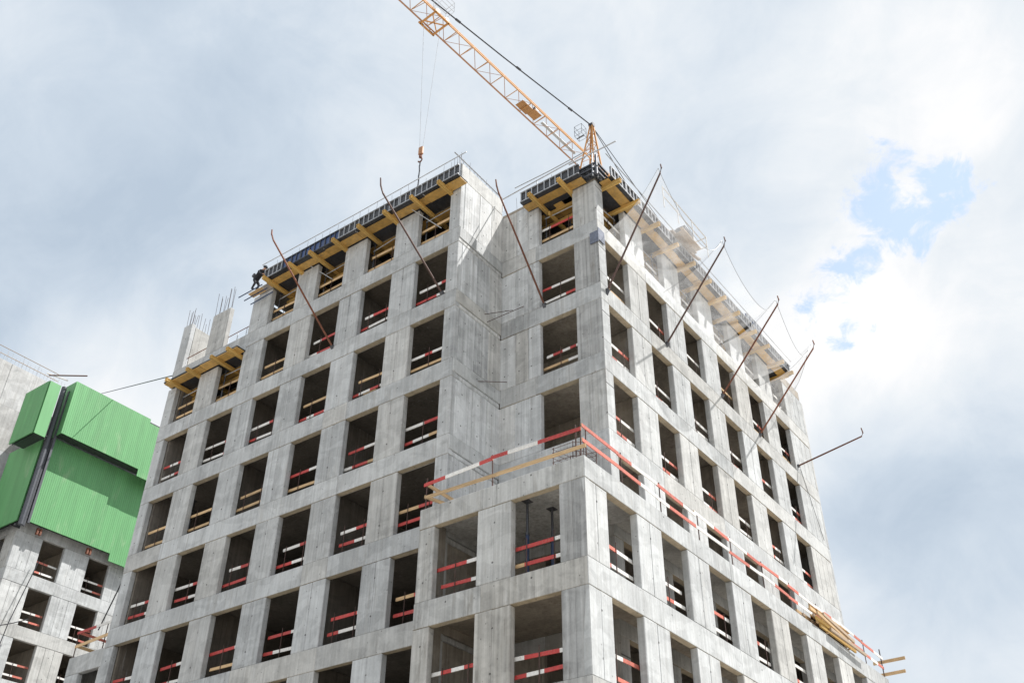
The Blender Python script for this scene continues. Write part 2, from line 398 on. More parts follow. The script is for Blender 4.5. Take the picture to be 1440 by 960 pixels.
for k in ROWS:
    z = -H*k
    top = 2.12 if k == 0 else OPH
    # left facade piers
    for i, sp in enumerate(Lp):
        hh = top
        if k == 1 and i >= 4: hh = 2.12
        if k == 0 and i == 4: sp = (XL(4)-1.29, XL(4)-.02); hh = 2.38
        if k == 0 and i == 5: sp = (LEND, LEND+.62); hh = 2.72
        facade('x', -D1, [sp], z, hh, M['pier'])
    facade('x', -D1, [(-W1-LM, -W1-.002)], z, 2.62 if k == 0 else OPH, M['pier'])
    # notch: return wall (faces +X) and back wall (faces -Y), cast in panels
    hw = 2.70 if k == 0 else OPH
    for a, b in ((-D1+TH+.004, -D1+1.25), (-D1+1.25, -D1+2.08), (-D1+2.08, .06)):
        put('wall_panel', b-a, TH, hw, M['wall'] if k < 5 else M['inner'], (-W1, (a+b)/2, z), RZ, False)
    mb = MB(); mb.cbox(-(D1-.03)/2, (D1-.03)/2, 0, TH, .2, BD-.002, .02); part('slab_band', mb, M['bright'] if k < 5 else M['inner'], (-W1+.03, -D1/2+.01, z-BD), RZ)
    put('wall_panel', D1-.008, TH, .198, M['wall'], (-W1, -D1/2+.0, z-BD), RZ, False)
    for a, b in ((-W1-.05, -W1+.72), (-W1+.72, -W1+1.32), (-W1+1.32, BL)):
        put('wall_panel', b-a, TH, 2.55 if k == 0 else OPH, M['wall'] if k < 5 else M['inner'], ((a+b)/2, 0, z), 0, False)
    # corner column
    mb = MB(); hc = 2.15 if k == 0 else OPH
    mb.cbox(BR, BR*.52, 0, RA, 0, hc, .013); mb.cbox(BR*.52, 0, .004, RA-.002, 0, hc, .013)
    mb.mi = [0 if random.random() < 2 else 0 for _ in mb.mi]
    nb = len(mb.mi)//2; mb.mi[nb+1] = 1
    part('corner_column', mb, [M['dark'] if k in (1, 2, 4, 5, 7) else M['podium'], M['bright']], (0, 0, z))
    # right facade piers
    for sp in Rp_:
        facade('y', 0, [sp], z, 2.12 if k == 0 else OPH, M['bright'])
    # spandrel beams, in pours of two or three bays
    def beams(axis, plane, a, b, cuts, mat):
        xs = [a]+sorted(cuts)+[b]
        for s, e in zip(xs[:-1], xs[1:]):
            mb = MB(); mb.cbox(-(e-s)/2, (e-s)/2, 0, TH, 0, BD, .013)
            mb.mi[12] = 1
            mb.v = [(x, y, zz+(random.uniform(-.012, .012) if zz < .1 else random.uniform(-.004, .004))) for x, y, zz in mb.v]
            j = random.uniform(.003, .012)
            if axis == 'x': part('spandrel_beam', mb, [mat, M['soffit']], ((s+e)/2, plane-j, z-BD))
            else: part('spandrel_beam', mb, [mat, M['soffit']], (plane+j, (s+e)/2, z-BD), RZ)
    beams('x', -D1, LEND, -W1-.004, random.sample([XR(1)+.02, XR(2)+.02, XR(3)-.02, XL(1), XL(3)+.02, XR(5)], 3), M['concrete'])
    beams('x', 0, -W1+.004, -.02, [BL+random.uniform(-.3, .1)], M['concrete'])
    beams('y', 0, .002, REND, random.sample([YA(1), YA(2)+RW, YA(3), YA(4)+RW, YA(5)], 2), M['bright'])
    # slabs
    mb = MB(); mb.box(LEND+.1, -W1-TH-.01, -D1+TH+.01, REND-.2, -.28, -.006); part('floor_slab', mb, M['innershade'], (0, 0, z))
    mb = MB(); mb.box(-W1-TH-.006, -TH-.01, TH+.01, REND-.2, -.27, -.004); part('floor_slab', mb, M['inner'], (0, 0, z))
    # blind west and north walls
    ht = OPH+BD
    if k > 0 or True:
        y0 = -D1+TH+.01
        if k == 0:
            mb = MB(); mb.cbox(-17.2, -16.95, y0, REND-.3, -.0, 2.1); part('end_wall', mb, M['concrete'], (0, 0, z))
            mb = MB(); mb.cbox(LEND+.14, LEND+.62, y0, -1.55, 0, 2.60); part('end_wall', mb, M['bright'], (0, 0, z))
        else:
            mb = MB(); mb.cbox(LEND, LEND+TH, y0, REND, 0, ht-.78 if k == 1 else ht-.004); part('end_wall', mb, M['concrete'], (0, 0, z))
        mb = MB(); mb.cbox((-17.2 if k == 0 else LEND), -.004, REND-TH+.26, REND+.26, 0, 2.1 if k == 0 else ht-.004); part('rear_wall', mb, M['concrete'], (0, 0, z))
        # core walls behind the rooms
        xs = -16.9 if k == 0 else LEND+.3
        hc = 2.12 if k == 0 else ht-.30
        mb = MB(); mb.box(xs, -6.2, 6.3, 6.5, .004, hc); part('core_wall', mb, M['innershade'], (0, 0, z))
        mb = MB(); mb.box(-6.19, -5.99, 6.3, REND-.4, .004, hc); part('core_wall', mb, M['inner'], (0, 0, z))
        for xx in ((XL(1)-.7, XL(3)-.65, XL(5)+.0) if k else (XL(1)-.7,)):
            mb = MB(); mb.box(xx-.1, xx+.1, -D1+TH+.02, 3.29, .004, hc); part('partition_wall', mb, M['innershade'], (0, 0, z))
        for yy in (YA(1)-.75, YA(3)-.75, YA(5)-.75):
            mb = MB(); mb.box(-5.98, -TH-.02, yy-.1, yy+.1, .004, hc); part('partition_wall', mb, M['inner'], (0, 0, z))
# roof slab being cast (two levels)
mb = MB(); mb.box(-16.94, -W1-.02, -D1+.03, REND, 0, .5); part('roof_slab', mb, M['inner'], (0, 0, 2.20))
mb = MB(); mb.box(-W1-.018, -.03, .03, REND-.002, 0, .498); part('roof_slab', mb, M['inner'], (0, 0, 2.20))
mb = MB(); mb.box(LEND+.03, -17.21, -D1+.05, REND-.25, 0, .30); part('roof_slab', mb, M['concrete'], (0, 0, -.95))
mb = MB(); mb.cbox(LEND+.02, XR(4)+.1, -D1-.03, -D1+.05, 0, .42); part('slab_edge', mb, M['concrete'], (0, 0, -.95))
# concrete upstand on the return wall and behind the corner
mb = MB(); mb.cbox(-W1-.16, -W1-.02, -D1+.02, -.02, 0, .86); part('parapet', mb, M['bright'], (0, 0, 2.72))
# ------------------------------------------------------------------ podium
PZ = -12.94
PBD = .80
for k in range(5, 9):
    z = -H*k - .03
    oph = H-PBD
    facade('x', -PD, [(QL, QX[0][0]), (QX[0][1], QX[1][0])], z, oph, M['podium'])
    mb = MB(); mb.cbox(QX[1][1], (QX[1][1]+PE)/2, 0, TH, 0, oph, .013); mb.cbox((QX[1][1]+PE)/2, PE-.006, .003, TH, 0, oph, .013)
    part('pier', mb, M['dark'], (0, -PD, z))
    mb = MB(); c0 = (PA-PD)/2
    mb.cbox(-TH, 0, -PD+.012, c0-1.1*0, 0, oph, .013) if False else None
    w = PD+PA
    put('pier', w-.004, TH, oph, M['bright'], (PE, -PD+w/2, z), RZ)
    facade('y', PE, [(PY(c)+RW, PY(c+1)) for c in range(6)] + [(PY(6)+RW, PY(7)), (PY(7)+RW, 21.25)] if False else [(PY(c)+RW, PY(c+1)) for c in range(6)] + [(PY(6)+RW, 21.25)], z, oph, M['bright'])
    zb = z+oph
    bh = PBD if k > 5 else PZ-zb
    for s, e in ((QL, QX[0][1]+.2), (QX[0][1]+.2, PE-.008)):
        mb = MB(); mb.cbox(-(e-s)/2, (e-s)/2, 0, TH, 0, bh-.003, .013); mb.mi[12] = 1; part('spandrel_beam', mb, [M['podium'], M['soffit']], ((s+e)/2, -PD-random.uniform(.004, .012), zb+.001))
    cuts = sorted(random.sample([PY(1), PY(2)+RW, PY(3)+RW, PY(5)], 2)); xs = [-PD]+cuts+[21.25]
    for s, e in zip(xs[:-1], xs[1:]):
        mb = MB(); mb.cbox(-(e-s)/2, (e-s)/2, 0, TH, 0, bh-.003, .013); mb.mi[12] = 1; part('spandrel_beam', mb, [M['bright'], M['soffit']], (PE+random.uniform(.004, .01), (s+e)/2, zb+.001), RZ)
    mb = MB(); mb.box(QL+.02, PE-TH-.01, -PD+TH+.01, -D1-.03 if False else -.03, -.26, -.004); part('floor_slab', mb, M['inner'], (0, 0, z))
    mb = MB(); mb.box(.03, PE-TH-.012, -.025, 21.0, -.26, -.004); part('floor_slab', mb, M['inner'], (0, 0, z))
    # inner side wall that closes the left window bay
    mb = MB(); mb.box(QL+.03, QL+.2, -PD+TH+.02, -D1-.02, .002, H-.27); part('partition_wall', mb, M['inner'], (0, 0, z))
mb = MB(); mb.box(QL+.01, PE-.02, -PD+.02, -.035, 0, .26); part('terrace_slab', mb, M['podium'], (0, 0, PZ-.27))
mb = MB(); mb.box(.035, PE-.021, -.03, 21.23, 0, .258); part('terrace_slab', mb, M['bright'], (0, 0, PZ-.27))
# low wing that continues the podium at the far left
EY = -1.86
for k in (5, 6):
    z = -H*k-.03
    facade('x', EY, [(-26.72, -25.75), (-24.3, LEND-.004)], z, H-PBD-.1, M['pier'])
    mb = MB(); mb.cbox(-26.72, LEND-.004, 0, TH, 0, PBD, .013); part('spandrel_beam', mb, M['concrete'], (0, EY-.006, z+H-PBD-.1))
    mb = MB(); mb.box(-26.6, LEND-.01, TH+.01, 18, 0, .25); part('terrace_slab', mb, M['inner'], (0, EY, z+H-.36))
    mb = MB(); mb.box(-26.6, LEND-.01, 4.0, 4.2, 0, H-.4); part('core_wall', mb, M['inner'], (0, EY, z))
    mb = MB(); mb.cbox(-26.71, -26.46, TH+.01, 18, 0, H-.37); part('end_wall', mb, M['concrete'], (0, EY, z))

# ------------------------------------------------------------------ board barriers in the openings
PAT = {'r': 0, 'w': 1, 't': 2}
BMATS = [M['red'], M['white'], M['wood']]
LITMATS = [M['sunlitred'], M['white'], M['wood']]  # sun-side set, its paler red carries painted-in sunlight
def board_mesh(pat, length, hgt=.112, th=.028):
    mb = MB(); runs = []
    n = len(pat); ws = [random.uniform(.75, 1.25) for _ in pat]; tot = sum(ws); x = 0
    for ch, w_ in zip(pat, ws):
        w_ = w_/tot*length
        if runs and runs[-1][0] == ch: runs[-1][2] = x+w_
        else: runs.append([ch, x, x+w_])
        x += w_
    mb.v = []; 
    base = None
    for ch, a, b in runs:
        mi = PAT[ch]
        i0 = len(mb.v)
        for xx in ((a, b)):
            mb.v += [(xx, 0, -hgt/2), (xx, th, -hgt/2), (xx, th, hgt/2), (xx, 0, hgt/2)]
        for q in ((0, 4, 7, 3), (1, 2, 6, 5), (3, 7, 6, 2), (0, 1, 5, 4)):
            mb.f.append(tuple(i0+j for j in q)); mb.mi.append(mi)
    mb.f.append((0, 3, 2, 1)); mb.mi.append(PAT['t']); e = len(mb.v)-4
    mb.f.append((e, e+1, e+2, e+3)); mb.mi.append(PAT['t'])
    return mb
ORD = ['first', 'second', 'third', 'fourth', 'fifth', 'sixth', 'seventh', 'eighth']
GROUP_B = 'board barriers in the window openings'
post_me = MB().tube(((0, 0, -.02), (0, 0, 1.18)), .015, 6).mesh('post', M['drust'])
def descr(u, l):
    s = set((u or '')+(l or ''))
    if s == {'t'}: return 'bare timber boards'
    if s == {'w'}: return 'plain white boards'
    if s == {'w', 't'}: return 'white and bare timber boards'
    if s == {'r', 't'}: return 'red and bare timber boards'
    if 't' in s: return 'red, white and bare boards'
    return 'red and white boards'
def barrier(loc, rz, w, up, lo, label, s0=0., s1=0., zu=.99, zl=.42):
    b = thing('board_barrier', label, 'barrier', loc, rz, GROUP_B)
    for pat, zc in ((up, zu), (lo, zl)):
        if not pat: continue
        a0 = (-.16 if random.random() < .62 else random.uniform(.06, .22)) + s0
        a1 = w + (.16 if random.random() < .72 else -random.uniform(.04, .2)) - s1
        mb = board_mesh(pat, a1-a0)
        o = obj('board', mb, LITMATS if rz else BMATS, b, (a0, TH+.035, zc+random.uniform(-.07, .07)))
        o.rotation_euler = (random.uniform(-.08, .08), random.uniform(-.03, .03), random.uniform(-.006, .006))
    for fx in ([random.uniform(.28, .5)] if random.random() < .7 else [.22, .78]):
        place('post', post_me, b, (fx*w, TH+.02, 0))
    return b
LPAT = {(0, 0): ('t', 't'), (0, 1): ('t', 't'), (0, 2): ('t', 't'), (0, 3): ('t', 't'),
 (1, 0): ('wwr', 'rrw'), (1, 1): ('wrrw', 'rww'), (1, 2): ('wrrw', 'wrr'), (1, 3): ('t', 't'), (1, 4): ('t', 't'), (1, 5): ('t', 't'),
 (2, 0): ('wwrw', 't'), (2, 1): ('t', 'rwrw'), (2, 2): ('t', 'rwrw'), (2, 3): ('wwr', 'rwwr'), (2, 4): ('wwr', 'wwr'), (2, 5): ('rwr', 'wwr'),
 (3, 0): ('wwrr', 'rwwt'), (3, 1): ('rrww', 'wrrt'), (3, 2): ('rw', 't'), (3, 3): ('t', 't'), (3, 4): ('t', 't'), (3, 5): ('t', 't'),
 (4, 0): ('ttrr', 'rrrw'), (4, 1): ('wwrr', 'rrww'), (4, 2): ('wwrr', 'rrww'), (4, 3): ('wwrr', 'rrrw'), (4, 4): ('wwr', 'rrww'), (4, 5): ('wwr', 'rrw'),
 (5, 0): ('ttrr', 'rrw'), (5, 1): ('rrw', 'rww'), (5, 2): ('rrw', 'rww'), (5, 3): ('rrrw', 't'), (5, 4): ('rrww', 'rww'), (5, 5): ('rrww', 'rw')}
RND = ['rw', 'wr', 'rww', 'wwr', 'wrw', 'rrw', 'rwr', 'w', 'wrrw']
def storey(k): return 'top storey' if k == 0 else ORD[k]+' storey down'
for k in range(0, 6):
    for c in range(6):
        if k == 0 and c > 3: continue
        u, l = LPAT[(k, c)]
        barrier((XL(c), -D1, -H*k), 0, LW, u, l, f'{descr(u, l)} in {ORD[c]} left-facade opening from the notch, {storey(k)}')
for k, (u, l) in enumerate((('wrr', 't'), ('rww', 'wwr'), ('wrwrw', 'ttw'))):
    barrier((BL, 0, -H*k), 0, BR-BL, u, l, f'{descr(u, l)} in the lone opening between notch and corner, {storey(k)}')
for k in range(0, 4):
    for c in range(6):
        u, l = random.choice(RND), random.choice(RND)
        if k == 0: u, l = 'w', 't'
        if k == 1: u, l = random.choice(('w', 'wwr', 't')), None if c in (1,) else random.choice(('w', 't'))
        barrier((0, YA(c), -H*k), RZ, RW, u, l, f'{descr(u, l)} in {ORD[c]} sunlit-facade opening from the corner, {storey(k)}')
for k in (5, 6):
    for c in range(7):
        if k == 6 and c > 2: continue
        u, l = random.choice(('rw', 'rww', 'rrw', 'wr')), random.choice(('rw', 'rww', 'w'))
        if k == 6 and c == 0: u, l = 'wwrr', 'wrr'
        if k == 5 and c == 0: u, l = 'rrww', 'rww'
        barrier((PE, PY(c), -H*k-.03), RZ, RW, u, l, f"{descr(u, l)} in {ORD[c]} opening on the podium's sunlit side, {'upper' if k == 5 else 'lower'} storey")
    for c in range(2):
        u, l = {(5, 0): ('rrw', 'rrw'), (5, 1): ('rrw', 'trrw'), (6, 0): ('wrwr', 'rw'), (6, 1): ('wrrw', 'rwr')}[(k, c)]
        barrier((QX[c][0], -PD, -H*k-.03), 0, QX[c][1]-QX[c][0], u, l, f"{descr(u, l)} in {('left', 'right')[c]} opening on the podium's shaded side, {'upper' if k == 5 else 'lower'} storey")
barrier((-25.75, EY, -H*5-.03), 0, 1.45, 'wr', 'rw', 'red and white boards in the small far-left opening under the low terrace')

# ------------------------------------------------------------------ slab formwork round the top
def prop_mesh(h, mat):
    mb = MB(); mb.tube(((0, 0, 0), (0, 0, h*.55)), .036, 8); mb.tube(((0, 0, h*.5), (0, 0, h)), .028, 8)
    mb.box(-.08, .08, -.08, .08, 0, .012); mb.box(-.09, .09, -.09, .09, h-.014, h); mb.tube(((0, 0, h*.52), (0, 0, h*.56)), .052, 8)
    return mb.mesh('prop', mat)
prop_d = prop_mesh(2.0, M['dsteel'])
def formwork(label, origin, rz, length, cants, zoff, openings, edge=True, blue=(), reach=.9, out=.64, inner=None):
    """local x along the facade (to the right seen from outside), y inwards, z up from the sill of this storey"""
    t = thing('slab_formwork', label, 'formwork', origin, rz, 'yellow slab formwork round the top')
    z = 2.13
    inner = inner or (0, length)
    # soffit sheets laid along the facade: outer black strip, yellow planks, black gap, yellow planks inside
    n = max(1, round(length/2.1)); L_ = length/n
    for i in range(n):
        a, b = i*L_, (i+1)*L_-.015
        jz = random.uniform(-.012, .012)
        mb = MB(); mb.box(a, b, -out, -.40+random.choice((0, .0, -.12)), z+.05, z+.08); obj('film_panel', mb, M['black'], t)
        y0 = -.46+random.uniform(-.05, .04)
        mb = MB(); mb.box(a+random.uniform(0, .02), b, y0, -.06, z+jz, z+.035+jz); obj('plank', mb, M['ply'], t)
        mb = MB(); mb.box(a, b, -.5, -.005, z+.084, z+.11); obj('film_panel', mb, M['black'], t)  # added cover sheet, blocks sun leaking between planks and slab
        a, b = max(a, inner[0]), min(b, inner[1])
        mb = MB(); mb.box(a, b, -.055, TH+.015, z+.042, z+.064); obj('film_panel', mb, M['black'], t)
        mb = MB(); mb.box(a, b, TH+.02, .62, z+.05, z+.08); obj('film_panel', mb, M['black'], t)
        mb = MB(); mb.box(a, b, .66, 1.06, z+jz, z+.035+jz); obj('plank', mb, M['ply'], t)
        mb = MB(); mb.box(a, b, 1.08, 1.75, z+.05, z+.08); obj('film_panel', mb, M['black'], t)
        mb = MB(); mb.box(a, b, 1.8, 2.2, z+.0, z+.035); obj('plank', mb, M['ply'], t)
    # twin cantilever beams
    for c in cants:
        for s in (-.043, .043):
            mb = MB(); mb.box(-.036, .036, -reach, 3.0, -.035, -.0); mb.box(-.014, .014, -reach+.015, 3.0, -.115, -.035); mb.box(-.036, .036, -reach, 3.0, -.15, -.115)
            o = obj('timber_beam', mb, M['h20'], t, (c+s, 0, z-.0))
    # inner ledger beams running along the facade
    mb = MB(); mb.box(inner[0], inner[1], .9, .98, -.4, -.21); obj('ledger_beam', mb, M['h20'], t, (0, 0, z))
    mb = MB(); mb.box(inner[0], inner[1], 2.4, 2.48, -.4, -.21); obj('ledger_beam', mb, M['h20'], t, (0, 0, z))
    if edge:
        pw = 1.2; k = 0; x = 0
        while x < length-.2:
            w = min(pw, length-x)
            mb = MB(); mb.box(0, w-.012, -.02, 0, 0, .54)
            bl = any(a <= x+w/2 <= b for a, b in blue)
            p = obj('edge_panel', mb, M['bluepanel'] if bl else M['black'], t, (x, -out+.06, z+.09))
            rb = MB(); q = .02
            while q < w-.03:
                rb.box(q, q+.035, -.075, -.021, 0, .54); q += .29+random.uniform(-.03, .03)
            rb.box(0, w-.012, -.085, -.022, .515, .55); rb.box(0, w-.012, -.085, -.022, -.005, .03)
            obj('rib', rb, M['dsteel'] if bl else M['steel'], p)
            x += pw
        mb = MB(); mb.tube(((-.3, -out+.02, z+1.12), (length*.5, -out+.03, z+1.10), (length+.35, -out+.02, z+1.14)), .022, 6); obj('rail_pipe', mb, M['steel'], t)
    for (a, b) in openings:
        for xx in (a+.10, b-.12):
            place('prop', prop_d, t, (xx, .42, .02))
        mb = MB(); mb.tube(((a+.02, .36, .10), (b-.02, .36, .13)), .03, 6); obj('tie_tube', mb, M['dsteel'], t)
        mb = MB(); mb.tube(((a+.05, .40, 1.62+random.uniform(-.15, .15)), (b-.05, .40, 1.75)), .022, 6); obj('tie_tube', mb, M['steel'], t)
        mb = MB(); mb.tube(((a+.1, .5, .15), (b-.2, 1.6, 1.9)), .024, 6); obj('tie_tube', mb, M['dsteel'], t)
        for q in (.5, 1.3):
            place('prop', prop_d, t, (a+q, 1.5+random.uniform(-.2, .6), .02))
    return t
x0 = -15.95
formwork('long yellow plank formwork with ribbed edge panels along the top of the left facade', (x0, -D1, 0), 0, -4.33-x0,
         [c-x0 for c in (-5.19, -6.68, -8.2, -9.7, -11.22, -12.65, -13.98, -15.65)], 0, [(XL(c)-x0, XR(c)-x0) for c in range(4)], blue=((.9, 5.0),), inner=(.0, 10.95))
x0 = -22.3
formwork('short yellow formwork one storey lower at the far-left end of the building', (x0, -D1, -H), 0, -17.1-x0,
         [c-x0 for c in (-21.75, -20.25, -18.55, -17.45)], 0, [(XL(c)-x0, XR(c)-x0) for c in (4, 5)], edge=False, reach=.78, out=.5)
x0 = -3.3
formwork('short yellow formwork over the lone top opening between notch and corner', (x0, 0, 0), 0, 2.95,
         [-1.15-x0, -2.61-x0], 0, [(BL-x0, BR-x0)], reach=1.0, inner=(.0, 2.15))
tf = formwork('long yellow formwork with dark panels along the sunlit right facade behind netting', (0, .25, 0), RZ, 17.9,
         [c-.25 for c in (.55, 2.05, 3.75, 5.4, 6.95, 8.5, 10.0, 11.45, 13.3, 14.8, 16.5, 17.7)], 0, [(YA(c)-.25, YA(c)+RW-.25) for c in range(6)])
# corner formwork cluster on top of the corner column
t = thing('corner_formwork', 'dark ribbed formwork cluster clamped round the top of the building corner', 'formwork', (0, 0, 2.2))
mb = MB(); mb.box(-.95, .12, -.10, -.06, 0, .75); obj('film_panel', mb, M['black'], t)
mb = MB(); mb.box(.10, .14, -.055, .6, 0, .75); obj('film_panel', mb, M['black'], t)
for i in range(5):
    mb = MB(); mb.box(-.9+i*.24, -.86+i*.24, -.17, -.102, 0, .76); obj('rib', mb, M['dsteel'], t)
for i in range(3):
    mb = MB(); mb.box(.142, .21, -.02+i*.24, .02+i*.24, 0, .76); obj('rib', mb, M['steel'], t)
for zz in (.12, .4, .66):
    mb = MB(); mb.bar((-1.0, -.2, zz), (.24, -.2, zz), .07, .07); obj('waling', mb, M['dsteel'], t)
    mb = MB(); mb.bar((.25, -.24, zz+.02), (.25, .7, zz+.02), .07, .07); obj('waling', mb, M['dsteel'], t)
mb = MB(); mb.tube(((.24, -.22, -.05), (.24, -.22, 1.05)), .06, 8); obj('prop', mb, M['dsteel'], t)
mb = MB(); mb.tube(((.05, -.2, .0), (.06, -.2, 1.25)), .035, 8); obj('prop', mb, M['steel'], t)
tag(obj('scaffold_tube', MB().tube(((-1.0, -.35, 3.32), (1.25, -.25, 3.42)), .03, 6), M['steel']), 'grey scaffold tube lying across the formwork at the building corner', 'tube')
tag(obj('guard_rail', MB().tube(((-4.5, -.4, 3.22), (-.7, -.42, 3.36)), .028, 6).tube(((-4.4, -.4, 2.5), (-4.4, -.4, 3.25)), .022, 6).tube(((-2.6, -.4, 2.6), (-2.6, -.4, 3.3)), .022, 6), M['steel']),
    'pale pipe rail above the lone formwork between notch and corner', 'railing')
tag(obj('guard_rail', MB().tube(((-W1, -D1-.55, 3.74), (-W1, -.1, 3.68)), .03, 6).tube(((-W1-.1, -D1, 2.6), (-W1-.1, -D1, 3.8)), .02, 6), M['steel']),
    'pale pipe rail along the top edge of the notch wall', 'railing')
t = thing('guard_rail', 'thin pipe railing on the lower roof beside the freestanding wall pieces', 'railing', (-18.2, -D1+.1, -.5))
for xx in (-.55, .1, .72, 1.1):
    obj('post', MB().tube(((xx, 0, 0), (xx, 0, 1.1)), .02, 6), M['steel'], t)
for zz in (.5, 1.05):
    obj('rail_pipe', MB().tube(((-.62, 0, zz), (1.12, 0, zz+.03)), .02, 6), M['rust'], t)
t = thing('guard_rail', 'thin pipe railing between the two freestanding wall pieces on the lower roof', 'railing', (-21.2, -D1+.1, -.5))
for xx in (-.6, .85):
    obj('post', MB().tube(((xx, 0, 0), (xx, 0, 1.1)), .02, 6), M['steel'], t)
for zz in (.55, 1.05):
    obj('rail_pipe', MB().tube(((-.62, 0, zz), (.9, 0, zz+.03)), .022, 6), M['rust'], t)
for lb, a, b in (('pale diagonal tube bracing the top formwork near the notch end of the left facade', (-7.75, -D1-.40, 2.72), (-5.95, -D1+.34, .80)),
                 ('pale diagonal tube bracing the top formwork near the far end of the left facade', (-14.3, -D1-.40, 2.98), (-12.1, -D1+.34, .95))):
    tag(obj('brace_tube', MB().tube((a, b), .022, 6), M['steel']), lb, 'tube')
for lb, a, b in (('thin rusty bar spanning the notch corner, upper one', (-W1+.01, -1.14, -3.40), (-4.10, -.02, -2.75)), ('longer thin rusty bar spanning the notch corner', (-W1+.01, -.95, -3.67), (-3.55, -.02, -2.80)),
                 ('thin rusty bar spanning the notch corner one storey lower', (-W1+.01, -1.44, -6.70), (-4.35, -.02, -6.10))):
    tag(obj('rebar', MB().tube((a, b), .014, 5), M['drust']), lb, 'bar')
mb = MB(); mb.box(-.34, .055, -.055, -.028, -1.22, -.66); mb.box(.028, .055, -.03, .42, -1.12, -.5)
tag(obj('plastic_sheet', mb, M['tarp']), 'blue-grey sheet wrapped round the building corner just below the top storey', 'sheet')
# starter bars (thin, uncountable)
def rods(name, label, pts, h0, h1, r=.011, mat='drust'):
    mb = MB()
    for p in pts:
        h = random.uniform(h0, h1); q = Vector(p)
        mb.tube((q, q+Vector((random.uniform(-.05, .05), random.uniform(-.05, .05), h))), r, 4)
    o = obj(name, mb, M[mat]); o['kind'] = 'stuff'; o['label'] = label; o['category'] = 'rebar'; return o
rods('starter_bars', 'vertical starter bars on the left freestanding wall', [(LEND+.1+.07*i, -D1+.06+.1*(i % 3), 2.68) for i in range(7)]+[(LEND+.35, -D1+.3+i*.17, 2.6) for i in range(7)], .7, 1.25)
rods('starter_bars', 'tall starter bars on the right freestanding pier', [(XL(4)-1.25+.15*i, -D1+.06+.12*(i % 2), 2.36) for i in range(9)], 1.0, 1.45)
rods('starter_bars', 'thin starter bars along the top of the left facade', [(-15.6+i*.24, -D1-.25+.3*(i % 2), 2.7) for i in range(48)], .7, 1.05, .007)
rods('starter_bars', 'thin starter bars along the notch wall top', [(-W1-.08-.1*(i % 2), -D1+.1+i*.13, 3.5) for i in range(21)], .25, .5, .006)
rods('starter_bars', 'starter bars at the corner above the notch wall', [(-W1-.1-.06*i, -D1+.05*(i % 3), 2.7) for i in range(7)], 1.0, 1.6, .008)
rods('starter_bars', 'thin starter bars along the formwork near the corner', [(-4+i*.3, .1+.2*(i % 2), 2.7) for i in range(12)], .7, 1.1, .007)
rods('starter_bars', 'thin starter bars along the sunlit facade top', [(-.1-.2*(i % 2), 1.2+i*.42, 2.7) for i in range(40)], .6, 1.0, .007)
# loading platform on top of the sunlit side
t = thing('loading_platform', 'timber-decked loading platform with white rails and stacked planks over the sunlit facade', 'platform', (0, 3.7, 3.0))
for i in range(7):
    obj('plank', MB().box(.10+i*.15, .24+i*.15, 1.9+random.uniform(-.3, .2), 3.75+random.uniform(-.25, .35), .0, .05), M['oldwood'], t)
for i in range(10):
    y = random.uniform(1.6, 3.4)
    obj('stacked_plank', MB().bar((-.25+random.uniform(0, .5), y-1.2, .12+.05*(i//2)), (.15+random.uniform(0, .8), y+1.4, .12+.05*(i//2)+random.uniform(-.02, .05)), .16, .045), M[('oldwood', 'wood', 'sunlitred', 'wood')[i % 4]], t)
for zz in (.55, 1.1):
    obj('rail_pipe', MB().tube(((1.18, .1, zz), (1.18, 4.2, zz)), .024, 6).tube(((1.18, 4.2, zz), (-.1, 4.2, zz)), .024, 6), M['white'], t)
for yy in (.1, 1.4, 2.8, 4.2):
    obj('post', MB().tube(((1.18, yy, -.1), (1.18, yy, 1.15)), .024, 6), M['white'], t)
obj('bundle', MB().box(.5, 1.05, 2.3, 3.1, .3, .52).box(.55, 1.0, 2.4, 3.0, .52, .66), M['dsteel'], t)
t = thing('wall_formwork', 'blue ribbed formwork panel standing on the roof near the far end of the sunlit facade', 'formwork', (.25, 14.0, 2.75))
obj('panel', MB().box(-.05, 0, 0, 1.7, 0, 1.15), M['bluepanel'], t)
for i in range(6):
    obj('rib', MB().box(.002, .09, .02+i*.31, .08+i*.31, 0, 1.15), M['steel'], t)

# ------------------------------------------------------------------ net poles
def net_pole(label, base, tip, mat, kink=.86, bend=(0, 0, .35)):
    b, tp = Vector(base), Vector(tip); t = thing('net_pole', label, 'pole', b, 0, 'leaning safety net poles')
    d = tp-b
    obj('tube', MB().tube((-d*.06, d*.5, d*.995, d+Vector(bend)*.35+d*.02, d+Vector(bend)), (.042, .040, .036, .033, .028), 7), M[mat], t)
    obj('clamp', MB().bar(-d.normalized()*.22+Vector((0, 0, -.02)), d.normalized()*.03, .13, .13), M['dsteel'], t)
    return t
net_pole('rusty leaning net pole farthest left, rooted in the left facade', (-11.24, -D1-.05, -3.2), (-11.24, -6.75, -.15), 'rust', bend=(-.05, -.12, .50))
net_pole('rusty leaning net pole nearest the notch on the left facade', (-5.38, -D1-.05, -3.1), (-5.38, -6.55, -.70), 'drust', bend=(-.10, -.10, .75))
net_pole('rusty leaning net pole in front of the notch wall', (-2.56, -.05, -3.15), (-2.56, -3.1, .45), 'rust', bend=(-.05, -.12, .62))
RP_ = [((.05, .42, -3.37), (2.74, .42, 1.25)), ((.05, 5.06, -3.14), (3.10, 5.06, .60)), ((.05, 10.09, -3.01), (3.24, 10.09, .62)), ((.05, 13.91, -3.18), (3.28, 13.91, .38)), ((.05, 18.46, -2.83), (3.36, 18.6, -2.2))]
